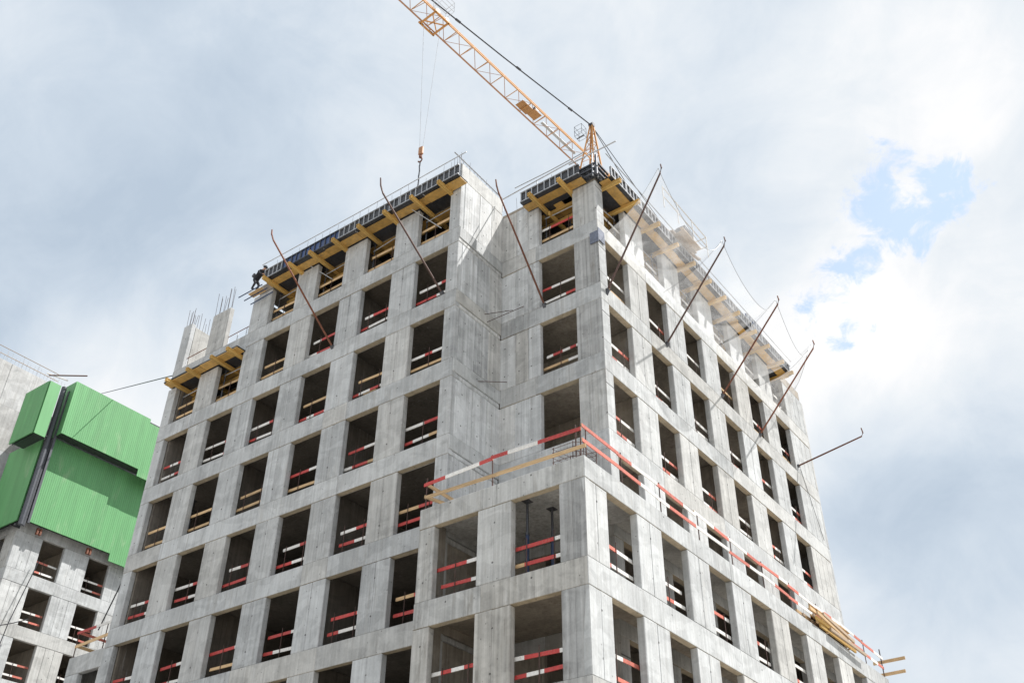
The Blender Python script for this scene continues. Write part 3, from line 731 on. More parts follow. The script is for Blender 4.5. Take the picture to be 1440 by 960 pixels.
for (b, tp), lb, mt in zip(RP_, ('dark leaning net pole nearest the building corner, sunlit facade', 'dark leaning net pole second from the corner on the sunlit facade',
        'rusty leaning net pole third from the corner on the sunlit facade', 'rusty leaning net pole fourth from the corner on the sunlit facade',
        'low rusty pole sticking out past the far right edge of the building'), ('drust', 'drust', 'rust', 'rust', 'rust')):
    net_pole(lb, b, tp, mt, bend=(.05, 0, .45))
# ------------------------------------------------------------------ white netting
def safety_net(label, A, B, la, lb, sag, folds, seed):
    """net slung between tip points A, B and the facade line la-lb"""
    t = thing('safety_net', label, 'net', la, 0, 'white safety nets along the sunlit facade')
    A, B, la, lb = Vector(A), Vector(B), Vector(la), Vector(lb); rnd = random.Random(seed)
    NU, NV = 44, 26; mb = MB(); mb.uv = []
    ph = [rnd.uniform(0, 6.28) for _ in range(6)]; top = []
    for j in range(NV+1):
        v = j/NV
        for i in range(NU+1):
            u = i/NU
            topp = A.lerp(B, u) - Vector((.10, 0, sag*4*u*(1-u)*(1-.18*math.sin(3*u+ph[3]))))
            botp = la.lerp(lb, u)
            p = botp.lerp(topp, v)
            bulge = math.sin(math.pi*v)*(.35+.12*math.sin(5*u+ph[0]))
            p += Vector((.12, 0, -.75))*bulge
            w = folds*math.sin(math.pi*min(1, v*1.15))*(math.sin(u*17+v*3+ph[1])+.6*math.sin(u*31-v*5+ph[2]))
            p += Vector((.5, .2, .4))*w
            mb.v.append(tuple(p-la)); mb.uv.append((u*abs(B.y-A.y+.1)/5, v))
            if j == NV: top.append(p-la)
    for j in range(NV):
        for i in range(NU):
            a = j*(NU+1)+i; mb.f.append((a, a+1, a+NU+2, a+NU+1)); mb.mi.append(0)
    obj('mesh', mb, M['net'], t)
    obj('edge_rope', MB().tube(top, .010, 5), M['rope'], t)
    side = [Vector(mb.v[j*(NU+1)]) for j in range(NV+1)]
    obj('edge_rope', MB().tube(side, .008, 5), M['rope'], t)
    return t
tips = [Vector(tp)+Vector((.03, 0, .3)) for _, tp in RP_]
safety_net('white net slung between the first and second poles of the sunlit facade', tips[0], tips[1], (.12, .45, -.50), (.12, 5.0, -.55), 1.75, .03, 1)
safety_net('white net slung between the second and third poles of the sunlit facade', tips[1], tips[2], (.12, 5.02, -.55), (.12, 10.05, -.40), 1.95, .04, 2)
safety_net('white net slung between the third and fourth poles of the sunlit facade', tips[2], tips[3], (.12, 10.07, -.40), (.12, 13.9, -.2), 1.55, .07, 3)
safety_net('gathered white net trailing from the fourth pole to the far end pier', tips[3]-Vector((.2, 0, .3)), (.35, 18.6, 1.6), (.12, 13.92, -.6), (.12, 18.4, -1.0), .5, .10, 4)

# ------------------------------------------------------------------ terrace railing on the podium
def rail_board(par, p, q, pat, hgt=.115, th=.03):
    p, q = Vector(p), Vector(q); d = q-p
    mb = board_mesh(pat, d.length, hgt, th)
    o = obj('board', mb, LITMATS if abs(d.y) > abs(d.x) else BMATS, par, p-Vector(par.location))
    o.rotation_euler = (0, -math.asin(d.z/d.length), math.atan2(d.y, d.x)); return o
def rail_post(par, p, h, r=.02, lean=(0, 0)):
    return obj('post', MB().tube(((0, 0, 0), (lean[0], lean[1], h)), r, 6), M['drust'], par, Vector(p)-Vector(par.location))
t = thing('terrace_railing', "red and white board railing with lower timber along the podium roof's shaded edge", 'railing', (QL, -PD+.08, PZ))
rail_board(t, (QL+.06, -PD+.02, -12.06), (-1.9, -PD+.0, -11.98), 'rrwwwr')
rail_board(t, (-1.95, -PD-.03, -11.96), (PE-.08, -PD+.02, -12.02), 'rwwrrr')
rail_board(t, (QL+.12, -PD+.05, -12.50), (-1.7, -PD+.05, -12.56), 't', .12)
rail_board(t, (-1.75, -PD+.02, -12.57), (PE+.05, -PD+.04, -12.62), 't', .12)
rail_board(t, (QL+.02, -PD+.15, -11.92), (QL+.55, -PD+1.05, -12.35), 't', .12)
rail_board(t, (QL+.05, -PD+.10, -12.42), (QL+.55, -PD+1.05, -12.55), 't', .12)
for xx, ln in ((QL+.15, (0, 0)), (-1.93, (-.03, 0)), (PE-.14, (0, .02)), (PE-.3, (0, 0))):
    rail_post(t, (xx, -PD+.07, PZ), 1.12, .022, ln)
t = thing('terrace_railing', "long red and white double board railing along the podium roof's sunlit edge", 'railing', (PE, -PD, PZ))
ys = [-PD+.05, -1.9, .5, 3.1, 5.6, 8.2, 10.7, 13.4, 16.0, 18.6, 21.15]
pats_u = ['r', 'rww', 'rrw', 'wr', 'wwr', 'rrw', 'rww', 'wrw', 'wwr', 'rw']; pats_l = ['r', 'rw', 'wrr', 'ww', 'rrw', 'wr', 'rww', 'rww', 'wr', 'rwr']
for i in range(10):
    j1, j2 = random.uniform(-.05, .05), random.uniform(-.05, .05)
    rail_board(t, (PE-.06, ys[i], -11.93+j1), (PE-.05, ys[i+1]+.06, -11.95+j2), pats_u[i])
    rail_board(t, (PE-.08, ys[i]+.04, -12.38+j2), (PE-.07, ys[i+1]+.05, -12.40+j1), pats_l[i])
    rail_post(t, (PE-.1, ys[i]+.25, PZ), 1.15, .02)
rail_post(t, (PE-.1, 21.1, PZ-.4), 1.75, .025)
for (z_, dx) in ((-12.15, 1.15), (-12.72, 1.05)):
    rail_board(t, (.9, 21.2, z_), (.9+dx+.3, 21.25, z_+.03), 't', .14, .05)
# wire cage of rebar on the podium corner
t = thing('rebar_cage', 'open wire cage of reinforcing bars standing on the podium corner', 'rebar cage', (.6, -PD+.3, PZ))
for dx, dy in ((-.45, 0), (.25, 0), (.5, .2), (-.3, .7), (.5, .9)):
    obj('bar', MB().tube(((dx, dy, 0), (dx+.02, dy, .78)), .014, 5), M['drust'], t)
for zz in (.12, .28, .44, .6, .74):
    obj('hoop', MB().tube(((-.47, 0, zz), (.27, 0, zz), (.52, .2, zz), (.52, .9, zz), (-.3, .7, zz), (-.47, 0, zz)), .010, 4), M['drust'], t)
for i in range(6):
    obj('bar', MB().tube(((random.uniform(-.3, .4), random.uniform(.2, 1.2), .02), (random.uniform(-.3, .4), random.uniform(.2, 1.2), .5)), .010, 4), M['rust'], t)
# stack of beams on the terrace
t = thing('timber_stack', 'untidy stack of yellow beams and timbers on the podium roof at far right', 'timber', (1.10, 15.3, PZ+.02))
for i in range(24):
    lay, kx = divmod(i, 5)
    yj = random.uniform(-.7, .7); xa = -.30+kx*.19
    obj('beam', MB().bar((xa+random.uniform(-.10, .10), -1.9+yj, .11+lay*.15+random.uniform(0, .05)), (xa+random.uniform(-.12, .12), 1.9+yj, .10+lay*.15), .075, .13), M[('h20', 'oldwood', 'wood')[i % 3]], t)
for y in (-1.2, 1.2):
    obj('bearer', MB().bar((-.5, y, .02), (.42, y, .02), .1, .035), M['wood'], t)
for i in range(4):
    obj('loose_board', MB().bar((random.uniform(-.4, .2), -2.2+i*.6, .90), (random.uniform(-.2, .3), .8+i*.6, .86+.05*i), .14, .03), M['wood'], t)
# railing at the far-left low terrace
t = thing('terrace_railing', 'red, white and timber corner railing on the low terrace at far left', 'railing', (-26.6, EY+.1, PZ))
rail_board(t, (-26.55, EY-.05, -11.85), (-22.7, EY-.05, -11.80), 'rrwwwr')
rail_board(t, (-26.55, EY+.0, -12.45), (-23.0, EY+.0, -12.30), 't', .14)
rail_board(t, (-26.5, EY+.05, -11.80), (-26.45, EY+2.0, -11.85), 'r')
rail_board(t, (-26.5, EY+.05, -12.40), (-26.45, EY+2.2, -12.45), 't', .14)
for xx, yy in ((-26.5, EY+.02), (-24.4, EY+.02)): rail_post(t, (xx, yy, PZ), 1.2, .025)
# props seen in the podium window
for i, (x, y, lb) in enumerate(((-1.02, -PD+.62, 'blue steel prop at left inside the podium opening'), (-.70, -PD+1.46, 'blue steel prop at right inside the podium opening'))):
    t = thing('shoring_prop', lb, 'prop', (x, y, -H*5-.03), 0, 'props inside the podium opening')
    h = 2.55
    obj('outer_tube', MB().tube(((0, 0, 0), (0, 0, 1.5)), .055, 8).box(-.1, .1, -.1, .1, 0, .015), M['blueprop'], t)
    obj('inner_tube', MB().tube(((0, 0, 1.4), (0, 0, h)), .040, 8).tube(((0, 0, 1.46), (0, 0, 1.54)), .07, 8), M['dsteel'], t)
    obj('head_plate', MB().box(-.13, .13, -.13, .13, h, h+.015), M['dsteel'], t)
for c, k, dx in ((1, 4, .55), (3, 2, .5), (0, 3, 1.2), (4, 5, .6), (2, 1, 1.1), (5, 3, .9)):
    t = thing('shoring_prop', f'dark steel prop standing inside {ORD[c]} left-facade opening from the notch, {storey(k)}', 'prop', (XL(c)+dx, -D1+1.7, -H*k))
    place('tube', prop_mesh(2.9, M['dsteel']), t)
for (bx_, by_, k, rz_, lb) in ((PE, PY(1), 5, RZ, "weathered plank leaning inside the second sunlit podium opening, upper storey"), (PE, PY(4), 5, RZ, "weathered plank leaning inside the fifth sunlit podium opening, upper storey"),
        (0, YA(1), 2, RZ, "weathered plank leaning inside the second sunlit-facade opening, third storey down"), (0, YA(3), 3, RZ, "weathered plank leaning inside the fourth sunlit-facade opening, fourth storey down"),
        (XL(2), -D1, 3, 0, "weathered plank leaning inside the third left-facade opening from the notch, fourth storey down"), (XL(3), -D1, 4, 0, "weathered plank leaning inside the fourth left-facade opening from the notch, fifth storey down")):
    o = obj('leaning_plank', MB().bar((1.35, .55, .02), (1.1, 1.35, 2.2), .18, .04), M['oldwood'], None, (bx_, by_, -H*k-(.03 if k == 5 else 0)), rz_)
    tag(o, lb, 'plank')
t = thing('plank_pile', 'small pile of timber in the second left-facade opening, third storey', 'timber', (XR(1)-1.2, -D1+.6, -H*2))
for i in range(5): obj('plank', MB().box(-.45+.03*i, .35+random.uniform(0, .1), 0, .25, .14*i, .14*i+.11), M['wood'], t)

# ------------------------------------------------------------------ worker on the edge of the formwork
t = thing('walkway_bracket', 'blue steel bracket arms with a plank at the left end of the top formwork', 'bracket', (-16.55, -D1, 1.75))
for i, yy in enumerate((-.75, -.45, -.1)):
    obj('arm', MB().tube(((-.85+.05*i, yy, -.02*i), (.75, yy, .02)), .028, 6), M['blueprop'], t)
obj('plank', MB().box(-.35, .5, -.62, -.30, .04, .08), M['wood'], t)
def worker(loc, rz):
    root = thing('person', 'worker in black clothes bending forward at the left end of the top formwork', 'person', loc, rz)
    V_, E_, Rr = [], [], []
    def j(p, r, par=None):
        V_.append(p); Rr.append(r)
        if par is not None: E_.append((par, len(V_)-1))
        return len(V_)-1
    pel = j((0, 0, .74), .15)
    sp = j((.14, 0, .95), .145, pel); ch = j((.32, 0, 1.10), .155, sp); nk = j((.43, 0, 1.17), .06, ch)
    hd = j((.50, 0, 1.235), .085, nk); ht = j((.56, 0, 1.32), .08, hd); nose = j((.60, 0, 1.225), .030, hd)
    hands = []
    for s in (-1, 1):
        hip = j((.0, .10*s, .70), .095, pel); kn = j((.17, .13*s, .40), .068, hip); an = j((-.02, .13*s, .07), .045, kn); toe = j((.16, .15*s, .03), .038, an)
        sh = j((.36, .19*s, 1.09), .065, ch); el = j((.45, .24*s, .83), .048, sh); wr = j((.64, .18*s, .72), .032, el)
        pm = j((.71, .17*s, .69), .034, wr); hands.append(pm)
        for q in range(4):
            a = j((.765+.006*(1.5-abs(q-1.5)), (.17+(q-1.5)*.020)*s, .672), .010, pm); j((.79+.008*(1.5-abs(q-1.5)), (.17+(q-1.5)*.021)*s, .645), .009, a)
        a = j((.725, (.125)*s, .68), .011, pm); j((.755, .115*s, .665), .009, a)
    me = bpy.data.meshes.new('body'); me.from_pydata(V_, E_, []); me.update()
    o = bpy.data.objects.new('body', me); COL.objects.link(o); o.parent = root
    me.materials.append(M['cloth']); me.materials.append(M['skin'])
    sk = o.modifiers.new('Skin', 'SKIN'); sk.use_smooth_shade = True
    for i, r in enumerate(Rr): me.skin_vertices[0].data[i].radius = (r, r)
    for d in me.skin_vertices[0].data: d.use_root = False
    me.skin_vertices[0].data[0].use_root = True
    ss = o.modifiers.new('Sub', 'SUBSURF'); ss.levels = 1; ss.render_levels = 1
    # bake so hands and face can carry skin colour
    dg = bpy.context.evaluated_depsgraph_get(); ev = bpy.data.meshes.new_from_object(o.evaluated_get(dg))
    o.modifiers.clear(); o.data = ev
    if len(ev.materials) < 2:
        ev.materials.clear(); ev.materials.append(M['cloth']); ev.materials.append(M['skin'])
    for p in ev.polygons:
        c = p.center
        p.material_index = 1 if (c.x > .66 and c.z < .75) or (c.x > .46 and 1.16 < c.z < 1.30) else 0
        p.use_smooth = True
    mb = MB()
    n = 12
    for ring, (zz, rr) in enumerate(((0, .125), (.05, .122), (.10, .095), (.135, .04))):
        for k in range(n):
            a = 2*math.pi*k/n; mb.v.append((rr*1.1*math.cos(a), rr*math.sin(a), zz))
    for r_ in range(3):
        for k in range(n):
            mb.f.append((r_*n+k, r_*n+(k+1) % n, (r_+1)*n+(k+1) % n, (r_+1)*n+k)); mb.mi.append(0)
    mb.f.append(tuple(3*n+k for k in range(n))); mb.mi.append(0)
    h = obj('helmet', mb, M['cloth'], root, (.535, 0, 1.285)); h.rotation_euler = (0, R(38), 0)
    pk = obj('tool_bag', MB().cbox(-.13, .05, -.13, .13, -.12, .12, .04), M['dsteel'], root, (-.08, 0, 1.0)); pk.rotation_euler = (0, R(40), 0)
    root.scale = (.93,)*3
    return root
worker((-16.58, -D1-.60, 1.84), R(4))

# ------------------------------------------------------------------ tower crane behind the building
JZ = 31.0
cr = thing('tower_crane', 'yellow lattice tower crane with long jib reaching over the building', 'crane', (-14.15, 23.6, GZ))
dj = Vector((-.0675, -.9977, 0)); lat = Vector((.9977, -.0675, 0)); UP = Vector((0, 0, 1))
base = Vector((-14.83, 22.18, JZ))         # node on the left bottom chord
cl = Vector(cr.location); PAN = 1.655; NP = 23; WJ = 1.24; HJ = 1.30
def cpart(name, mb, mat, loc=None):
    return obj(name, mb, mat, cr, (Vector(loc) if loc is not None else Vector((0, 0, 0)))-cl)
st = base - dj*1.2; en = base + dj*PAN*NP
for off, mm in ((Vector(), 'brace'), (lat*WJ, 'crane')):
    cpart('chord', MB().bar((0, 0, 0), en-st, .085, .085), M[mm], st+off)
cpart('chord', MB().bar((0, 0, 0), en-st, .09, .09), M['crane'], st+lat*WJ/2+UP*HJ)
def jn(kind): 
    mb = MB(); L0 = Vector(); R0 = lat*WJ; T0 = lat*WJ/2+UP*HJ; nx = dj*PAN; md = dj*PAN*.5
    if kind == 0: mb.tube((L0, R0), .032, 5)
    if kind == 1: mb.tube((L0, T0+md), .024, 5)
    if kind == 2: mb.tube((L0+nx, T0+md), .024, 5)
    if kind == 3: mb.tube((R0, T0+md), .024, 5)
    if kind == 4: mb.tube((R0+nx, T0+md), .024, 5)
    if kind == 5: mb.tube((L0+nx, R0), .018, 5)
    return mb.mesh('brace', M['brace'] if kind else M['crane'])
bm_ = [jn(i) for i in range(6)]
for i in range(NP):
    for kd in range(6):
        if kd == 5 and i % 2: continue
        place('brace', bm_[kd], cr, base+dj*PAN*i-cl)
# orange deck plates between the chords
for a, b, w0, w1_ in ((3.62, 4.08, .10, .70), (3.10, 3.42, .18, .80)):
    s = base+dj*PAN*a
    mb = MB(); mb.quadbox([p for zz in (0, .04) for p in (lat*WJ*w0+UP*zz, lat*WJ*w1_+UP*zz, lat*WJ*w1_+dj*PAN*(b-a)*1.6+UP*zz, lat*WJ*w0+dj*PAN*(b-a)*1.6+UP*zz)])
    cpart('deck_plate', mb, M['craneorange'], s+UP*.08)
cpart('winch', MB().tube((Vector(), lat*.7), .22, 10), M['dsteel'], base+dj*PAN*3.45+lat*.3+UP*.35)
cpart('walkway', MB().quadbox([p for zz in (0, .03) for p in (lat*.42+UP*zz, lat*.66+UP*zz, lat*.66+dj*4.2+UP*zz, lat*.42+dj*4.2+UP*zz)]), M['steel'], base+dj*.4+UP*.1)
# tower head
hx = Vector((-14.05, 23.7, JZ)); apex = Vector((-13.86, 23.8, 35.9))
for sx in (-.62, .62):
    for sy in (-.7, .7):
        cpart('head_leg', MB().bar(Vector((sx, sy, -.4)), apex-hx+Vector((sx*.15, sy*.12, 0)), .12, .12), M['crane'], hx)
lv = [(.08, .34), (.34, .58), (.58, .8)]
for a, b in lv:
    f = lambda t_, sx, sy: Vector((sx, sy, 0)).lerp(apex-hx, t_)
    mb = MB()
    for (p, q) in (((-.62, -.7), (.62, -.7)), ((.62, -.7), (.62, .7)), ((-.62, .7), (.62, .7)), ((-.62, -.7), (-.62, .7))):
        mb.tube((f(a, *p), f(b, *q)), .026, 5); mb.tube((f(b, *p), f(b, *q)), .026, 5)
    cpart('head_lacing', mb, M['brace'], hx)
cpart('head_sheave', MB().tube((Vector((-.2, 0, 0)), Vector((.2, 0, 0))), .22, 12), M['dsteel'], apex+UP*.05)
# small cage beside the head
mb = MB()
for zz in (0, .55, 1.1):
    mb.tube((Vector((0, 0, zz)), Vector((.7, 0, zz)), Vector((.7, .7, zz)), Vector((0, .7, zz)), Vector((0, 0, zz))), .02, 4)
for p in ((0, 0), (.7, 0), (.7, .7), (0, .7)): mb.tube((Vector((*p, 0)), Vector((*p, 1.1))), .02, 4)
mb.box(.0, .7, .3, .4, -.02, .01)
cpart('cage', mb, M['dsteel'], (-15.0, 22.9, 34.55))
# mast with counter jib behind the building
mb = MB()
for sx in (-.75, .75):
    for sy in (-.75, .75): mb.bar(Vector((sx, sy, 0)), Vector((sx, sy, JZ-GZ-.3)), .16, .16)
cpart('mast', mb, M['crane'], (hx.x, hx.y, GZ))
mb = MB(); z_ = .2; i = 0
while z_ < JZ-GZ-2:
    for (p, q) in (((-.75, -.75), (.75, -.75)), ((.75, -.75), (.75, .75)), ((.75, .75), (-.75, .75)), ((-.75, .75), (-.75, -.75))):
        if i % 2: p, q = q, p
        mb.tube((Vector((*p, z_)), Vector((*q, z_+1.7))), .04, 5)
    z_ += 1.7; i += 1
cpart('mast_lacing', mb, M['crane'], (hx.x, hx.y, GZ))
mb = MB()
for o_ in (-.6, .6): mb.bar(lat*o_, lat*o_-dj*13, .16, .25)
for q in range(7): mb.tube((lat*-.6-dj*q*2, lat*.6-dj*(q*2+1)), .04, 5)
cpart('counter_jib', mb, M['crane'], hx)
cpart('counterweight', MB().cbox(-.7, .7, 0, 1.6, -1.6, .5, .05), M['concrete'], hx-dj*11)
# ties
pe = base+lat*WJ/2+UP*(HJ+.1)+dj*20.5
cpart('tie_bar', MB().tube((Vector(), (pe-apex)*.5-UP*.12, pe-apex), .055, 6), M['cable'], apex)
for f_ in (.13, .42, .72):
    cpart('tie_joint', MB().tube(((pe-apex)*f_-UP*.06-(pe-apex).normalized()*.22, (pe-apex)*f_-UP*.06+(pe-apex).normalized()*.22), .10, 6), M['dsteel'], apex)
for o_ in (-.5, .5):
    cpart('tie_bar', MB().tube((Vector(), hx+lat*o_-dj*10.5-apex), .03, 5), M['cable'], apex)
# trolley, hoist rope and hook block
ty = base+dj*(22.18-5.75)
mb = MB()
for s in (0, 1.25):
    mb.bar(dj*s-lat*.16-UP*.12, dj*s+lat*(WJ+.16)-UP*.12, .10, .14)
for o_ in (-.14, WJ+.14): mb.bar(lat*o_-UP*.12-dj*.1, lat*o_-UP*.12+dj*1.4, .10, .14)
mb.bar(lat*.2-UP*.12, lat*(WJ-.2)+dj*1.25-UP*.12, .07, .07); mb.bar(lat*(WJ-.2)-UP*.12, lat*.2+dj*1.25-UP*.12, .07, .07)
cpart('trolley', mb, M['crane'], ty-dj*.6)
for o_ in (-.12, WJ+.12):
    cpart('trolley_wheel', MB().tube((lat*(o_-.05), lat*(o_+.05)), .17, 10), M['dsteel'], ty-dj*.4+UP*.06)
    cpart('trolley_wheel', MB().tube((lat*(o_-.05), lat*(o_+.05)), .17, 10), M['dsteel'], ty+dj*.5+UP*.06)
mb = MB()
for zz in (0, .5, 1.0): mb.tube((Vector((0, 0, zz)), lat*.8+UP*zz, lat*.8+dj*1.2+UP*zz, dj*1.2+UP*zz, UP*zz), .018, 4)
for p in (Vector(), lat*.8, lat*.8+dj*1.2, dj*1.2): mb.tube((p, p+UP), .018, 4)
cpart('maintenance_basket', mb, M['steel'], ty+lat*(WJ+.1)-dj*.3+UP*.1)
hk = Vector((-15.72, 5.9, 17.6))
for s in (-.32, .32):
    a = Vector((hk.x+s*.9, hk.y+s*1.6, JZ-.2)); b = Vector((hk.x+s*.4, hk.y, hk.z+1.3))
    cpart('hoist_rope', MB().tube((Vector(), b-a), .013, 5), M['rope'], a)
t = thing('hook_block', 'orange hook block with chain hanging on ropes under the crane trolley', 'hook', hk)
obj('sheave_case', MB().cbox(-.17, .17, -.10, .10, .75, 1.4, .05).cbox(-.10, .10, -.13, .13, .9, 1.25, .03), M['brace'], t)
obj('swivel', MB().tube(((0, 0, .5), (0, 0, .78)), .10, 8), M['rust'], t)
obj('hook', MB().tube([(.0, 0, .52)]+[(.15*math.sin(a)+.0, 0, .28+.15*math.cos(a)) for a in [i*.45 for i in range(1, 11)]], .05, 6), M['rust'], t)
ch = MB()
for i in range(16): ch.tube(((-.02*(i % 2), .02*((i+1) % 2), .2-i*.42), (.02*(i % 2), 0, .2-(i+1)*.42)), .045, 5)
obj('chain', ch, M['dsteel'], t)

# ------------------------------------------------------------------ second building at far left
BX, BY = -44.0, 2.3
b2 = thing('concrete_building', 'neighbouring concrete block with green screens at the far left', 'building', (BX, BY, GZ))
def p2(name, mb, mat, loc=(0, 0, 0), rz=0): return part(name, mb, mat, loc, rz, b2)
WY = [(4.08, 5.65), (7.44, 9.0), (10.8, 12.36), (14.16, 15.72)]
zt = [-.47-3.17*i for i in range(10)]
for i, ztop in enumerate(zt[:9]):
    zs = ztop-2.38; sp = [(BY, WY[0][0])]+[(WY[j][1], WY[j+1][0]) for j in range(3)]+[(WY[3][1], 18)]
    for a, b in sp: put('pier', b-a, TH, 2.38, M['bright'], (BX, (a+b)/2, zs), RZ, root=b2)
    p2('spandrel_beam', MB().cbox(-(18-BY)/2, (18-BY)/2, 0, TH, 0, .79), M['bright'], (BX+.008, (18+BY)/2, ztop), RZ)
    xw = [(BX-TH-.004, BX-1.35), (BX-2.95, BX-4.9)]
    put('pier', 1.05, TH, 2.38, M['pier'], (BX-TH-.53, BY, zs), 0, root=b2)
    put('pier', 1.6, TH, 2.38, M['pier'], (BX-TH-1.05-1.56-.8, BY, zs), 0, root=b2)
    p2('spandrel_beam', MB().cbox(-5.9, -TH-.01, 0, TH, 0, .79), M['concrete'], (BX, BY-.006, ztop))
    p2('floor_slab', MB().box(-12, -TH-.01, TH+.01, 18, 0, .25), M['inner'], (BX, BY, zs-.27))
    if i == 0: p2('floor_slab', MB().box(-12, -TH-.012, TH+.012, 18, 0, .25), M['inner'], (BX, BY, ztop+.5))
    p2('core_wall', MB().box(-5.2, -5.0, TH+.02, 18, 0, 2.8), M['inner'], (BX, BY, zs))
    for yy in (6.55, 9.9): p2('partition_wall', MB().box(-4.9, -TH-.02, yy-BY-.08, yy-BY+.08, 0, 2.8), M['inner'], (BX, BY, zs))
    for j in range(2):
        if i > 2: continue
        u, l = random.choice((('rw', 'rw'), ('rrw', 'rww'), ('wwr', 'wr'))) if i < 2 else ('wwrr', 'wwrr')
        lab = f'red and white boards in {ORD[j]} opening of the neighbouring block, {ORD[i]} row under the screens'
        barrier((BX, WY[j][0], zs), RZ, WY[j][1]-WY[j][0], u, l, lab)
for i, ztop in enumerate((2.7, 5.87, 9.04)):
    p2('wall_panel', MB().cbox(-(18-BY)/2, (18-BY)/2, 0, TH, 0, 3.15 if i < 2 else 1.2), M['bright'], (BX-.01, (18+BY)/2, ztop-2.38), RZ)
    p2('wall_panel', MB().cbox(-6, -TH-.02, 0, TH, 0, 3.15 if i < 2 else 1.2), M['concrete'], (BX, BY, ztop-2.38))
p2('core_wall', MB().cbox(-5, -.3, 6, 15.5, 0, 9), M['inner'], (BX, BY, 0))
# wing whose sunlit flank shows beyond the green screens
for i in range(13):
    for a, b in ((-9, -5.6), (-5.58, -2.3), (-2.28, 1.2)):
        p2('wall_panel', MB().cbox(-.3, 0, a, b, 0, 3.168, .008), M['concrete'], (BX-3.6, BY, 9.0-3.17*i+random.uniform(-.001, .001)))
rl = thing('guard_rail', 'yellow pipe railing on the roof edge of the far-left wing', 'railing', (BX-3.7, BY-3, 12.17))
for zz in (.45, 1.0): obj('rail_pipe', MB().tube(((0, -6, zz), (0, 4.2, zz)), .025, 5), M['oldwood'], rl)
for i in range(9): obj('post', MB().tube(((0, -5.8+i*1.2, 0), (0, -5.8+i*1.2, 1.05)), .02, 5), M['steel'], rl)
rods('starter_bars', 'thin bars on the far-left wing roof', [(BX-3.75, BY-8+i*.28, 12.15) for i in range(36)], .5, .9, .010, 'steel')
def sheet_screen(label, loc, rz, widths, z0, z1, side=None, notch=None):
    """corrugated green screen: local x along it, y into the building"""
    t = thing('protection_screen', label, 'screen', loc, rz, 'green corrugated protection screens')
    x = 0
    for w, (za, zb) in zip(widths, zip(z0, z1)):
        mb = MB(); pit = .15; n = max(2, round(w/pit)); prof = []
        for i in range(n):
            a = x+w*i/n; d = w/n
            prof += [(a, 0), (a+d*.5, 0), (a+d*.62, .010), (a+d*.88, .010)]
        prof.append((x+w, 0))
        for (px, py) in prof: mb.v += [(px, py, za), (px, py, zb)]
        for i in range(len(prof)-1): mb.f.append((2*i, 2*i+2, 2*i+3, 2*i+1)); mb.mi.append(0)
        b0 = len(mb.v)
        mb.box(x, x+w, .06, .075, za, zb)
        obj('sheet', mb, M['green'], t); x += w
    if side:     # returns: (x, depth, z0, z1)
        for (sx, dp, za, zb) in side:
            mb = MB(); mb.box(sx-.03, sx+.02, .08, dp, za, zb); obj('return_sheet', mb, M['green'], t)
            for q in range(int(dp/.2)):
                pass
    mb = MB(); zlo = min(z0)
    for zz in (min(z0)+.95, max(z1)-.6): obj('frame_rail', MB().box(.05, sum(widths)-.05, .10, .20, zz, zz+.14), M['dsteel'], t)
    obj('backing', MB().box(.06, sum(widths)-.06, .21, .24, max(z0)+.03, max(z1)-.1), M['black'], t)
    return t
sheet_screen('large upper green screen standing proud on the sunlit side of the neighbouring block', (-42.2, 2.2, 0), RZ, (1.0, 1.0, 1.0, 1.0, 1.0, 1.0, 1.0, 1.6), (5.82,)*6+(5.30, 5.25), (9.82,)*6+(9.5, 9.1), side=((.03, 1.5, 5.82, 9.82),))
sheet_screen('large lower green screen below the overhanging one on the sunlit side', (-43.3, 2.38, 0), RZ, (1.0, 1.0, 1.0, 1.0, 1.0, 1.0, 1.2, 1.2), (-.04,)*6+(-.55, -.58), (5.9,)*8)
sheet_screen('smaller upper green screen boxed round the left corner of the neighbouring block', (-45.15, .5, 0), 0, (.92, .92, .92), (5.12,)*3, (9.05,)*3, side=((2.76, .85, 5.12, 9.05),))
sheet_screen('lower green screen on the shaded left side of the neighbouring block', (-47.05, 1.6, 0), 0, (1.0, 1.0, 1.0, 1.0), (-.36,)*4, (5.6,)*4)
t = thing('gap_shade_boards', 'added black boards standing in for shade under the overhanging upper green screens', 'boards', (-43, 2, 5.9))  # added sheets, black in place of shade, hide the sunlit wall behind
obj('board', MB().box(-.22, .72, .25, 9.4, .06, .10), M['black'], t)
obj('board', MB().box(-2.2, .5, -1.35, -.46, -.60, -.56), M['black'], t)
tag(obj('climbing_rail', MB().tube(((-42.95, 1.85, -.6), (-42.95, 1.85, 9.4)), .17, 10), M['dsteel']), 'dark vertical pipe in the gap between the green screens', 'pipe')
t = thing('screen_mast', 'dark steel frame behind the gap between the green screens', 'frame', (-43.4, 2.0, -.4))
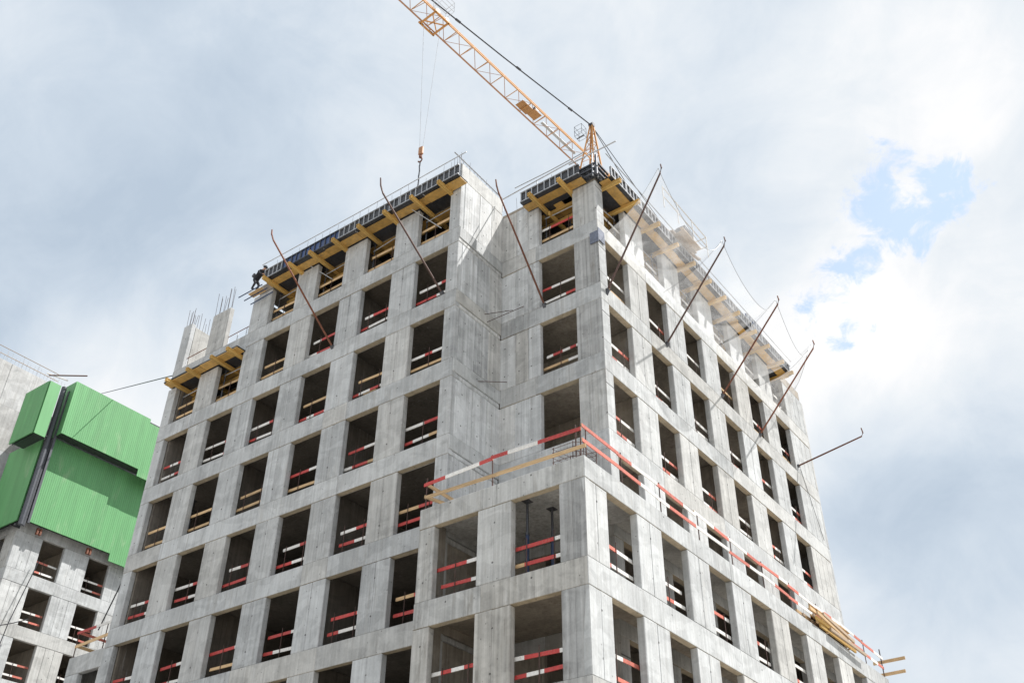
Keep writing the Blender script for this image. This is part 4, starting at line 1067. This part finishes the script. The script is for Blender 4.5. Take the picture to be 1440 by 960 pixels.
for dx, dy in ((0, .25), (-.35, -.1), (.6, .2)): obj('upright', MB().bar((dx, dy, 0), (dx, dy, 9.6), .14, .14), M['dsteel'], t)
obj('backing_board', MB().box(-.6, -.55, -.35, .36, 0, 5.6), M['black'], t)
for i in range(9): obj('pin', MB().tube(((.1, -.22, .7+i*.62), (.1, -.36, .7+i*.62)), .045, 6), M['white'], t)
tag(obj('loose_tube', MB().tube(((-42.3, .3, 9.3), (-42.2, 2.75, 10.55)), .05, 6), M['drust']), 'dark tube lying across the gap at the top of the green screens', 'tube')
tag(obj('loose_tube', MB().tube(((-44.2, 1.0, 10.6), (-42.4, 1.65, 9.65)), .05, 6), M['white']), 'white tube sticking up above the gap between the green screens', 'tube')
for i, (y, z_) in enumerate(((2.9, -.35), (6.5, -.35))):
    tag(obj('red_bracket', MB().box(-.12, .06, -.16, -.04, -.2, .2).box(-.12, .06, .04, .16, -.2, .2), M['rust'], None, (-43.5, y+.5, z_)), f'small reddish bracket under the lower green screen, {("near", "away from")[i]} the corner', 'bracket')
def cable(label, pts, r=.03, mat='cable', sag=0.):
    P = [Vector(p) for p in pts]; out = []
    for a, b in zip(P[:-1], P[1:]):
        for i in range(9):
            t_ = i/8; q = a.lerp(b, t_); q.z -= sag*4*t_*(1-t_); out.append(q)
    tag(obj('cable', MB().tube(out, r, 5), M[mat]), label, 'cable')
cable('dark cable strung between the green screens and the tower block', ((-74.69, 19.30, 29.57), (-22.58, -2.5, .1)), .030, 'cable', .0)
cable('dark cable hanging down the corner of the neighbouring block', ((-43.7, 4.05, -2.0), (-43.6, 3.3, -6.2), (-43.7, 3.1, -9)), .03)
cable('dark sagging cable in front of the neighbouring block', ((-43.6, -2.0, -7.6), (-43.2, 4.2, -5.8)), .03, 'cable', .5)
cable('dark guy cable from the tower corner down to the low terrace', ((-22.58, -2.7, -10.3), (-25.3, -1.7, -11.9)), .03)
cable('thin wire hanging down the far pier of the sunlit facade', ((.03, 18.7, -2.9), (.05, 20.2, -6.2)), .012)
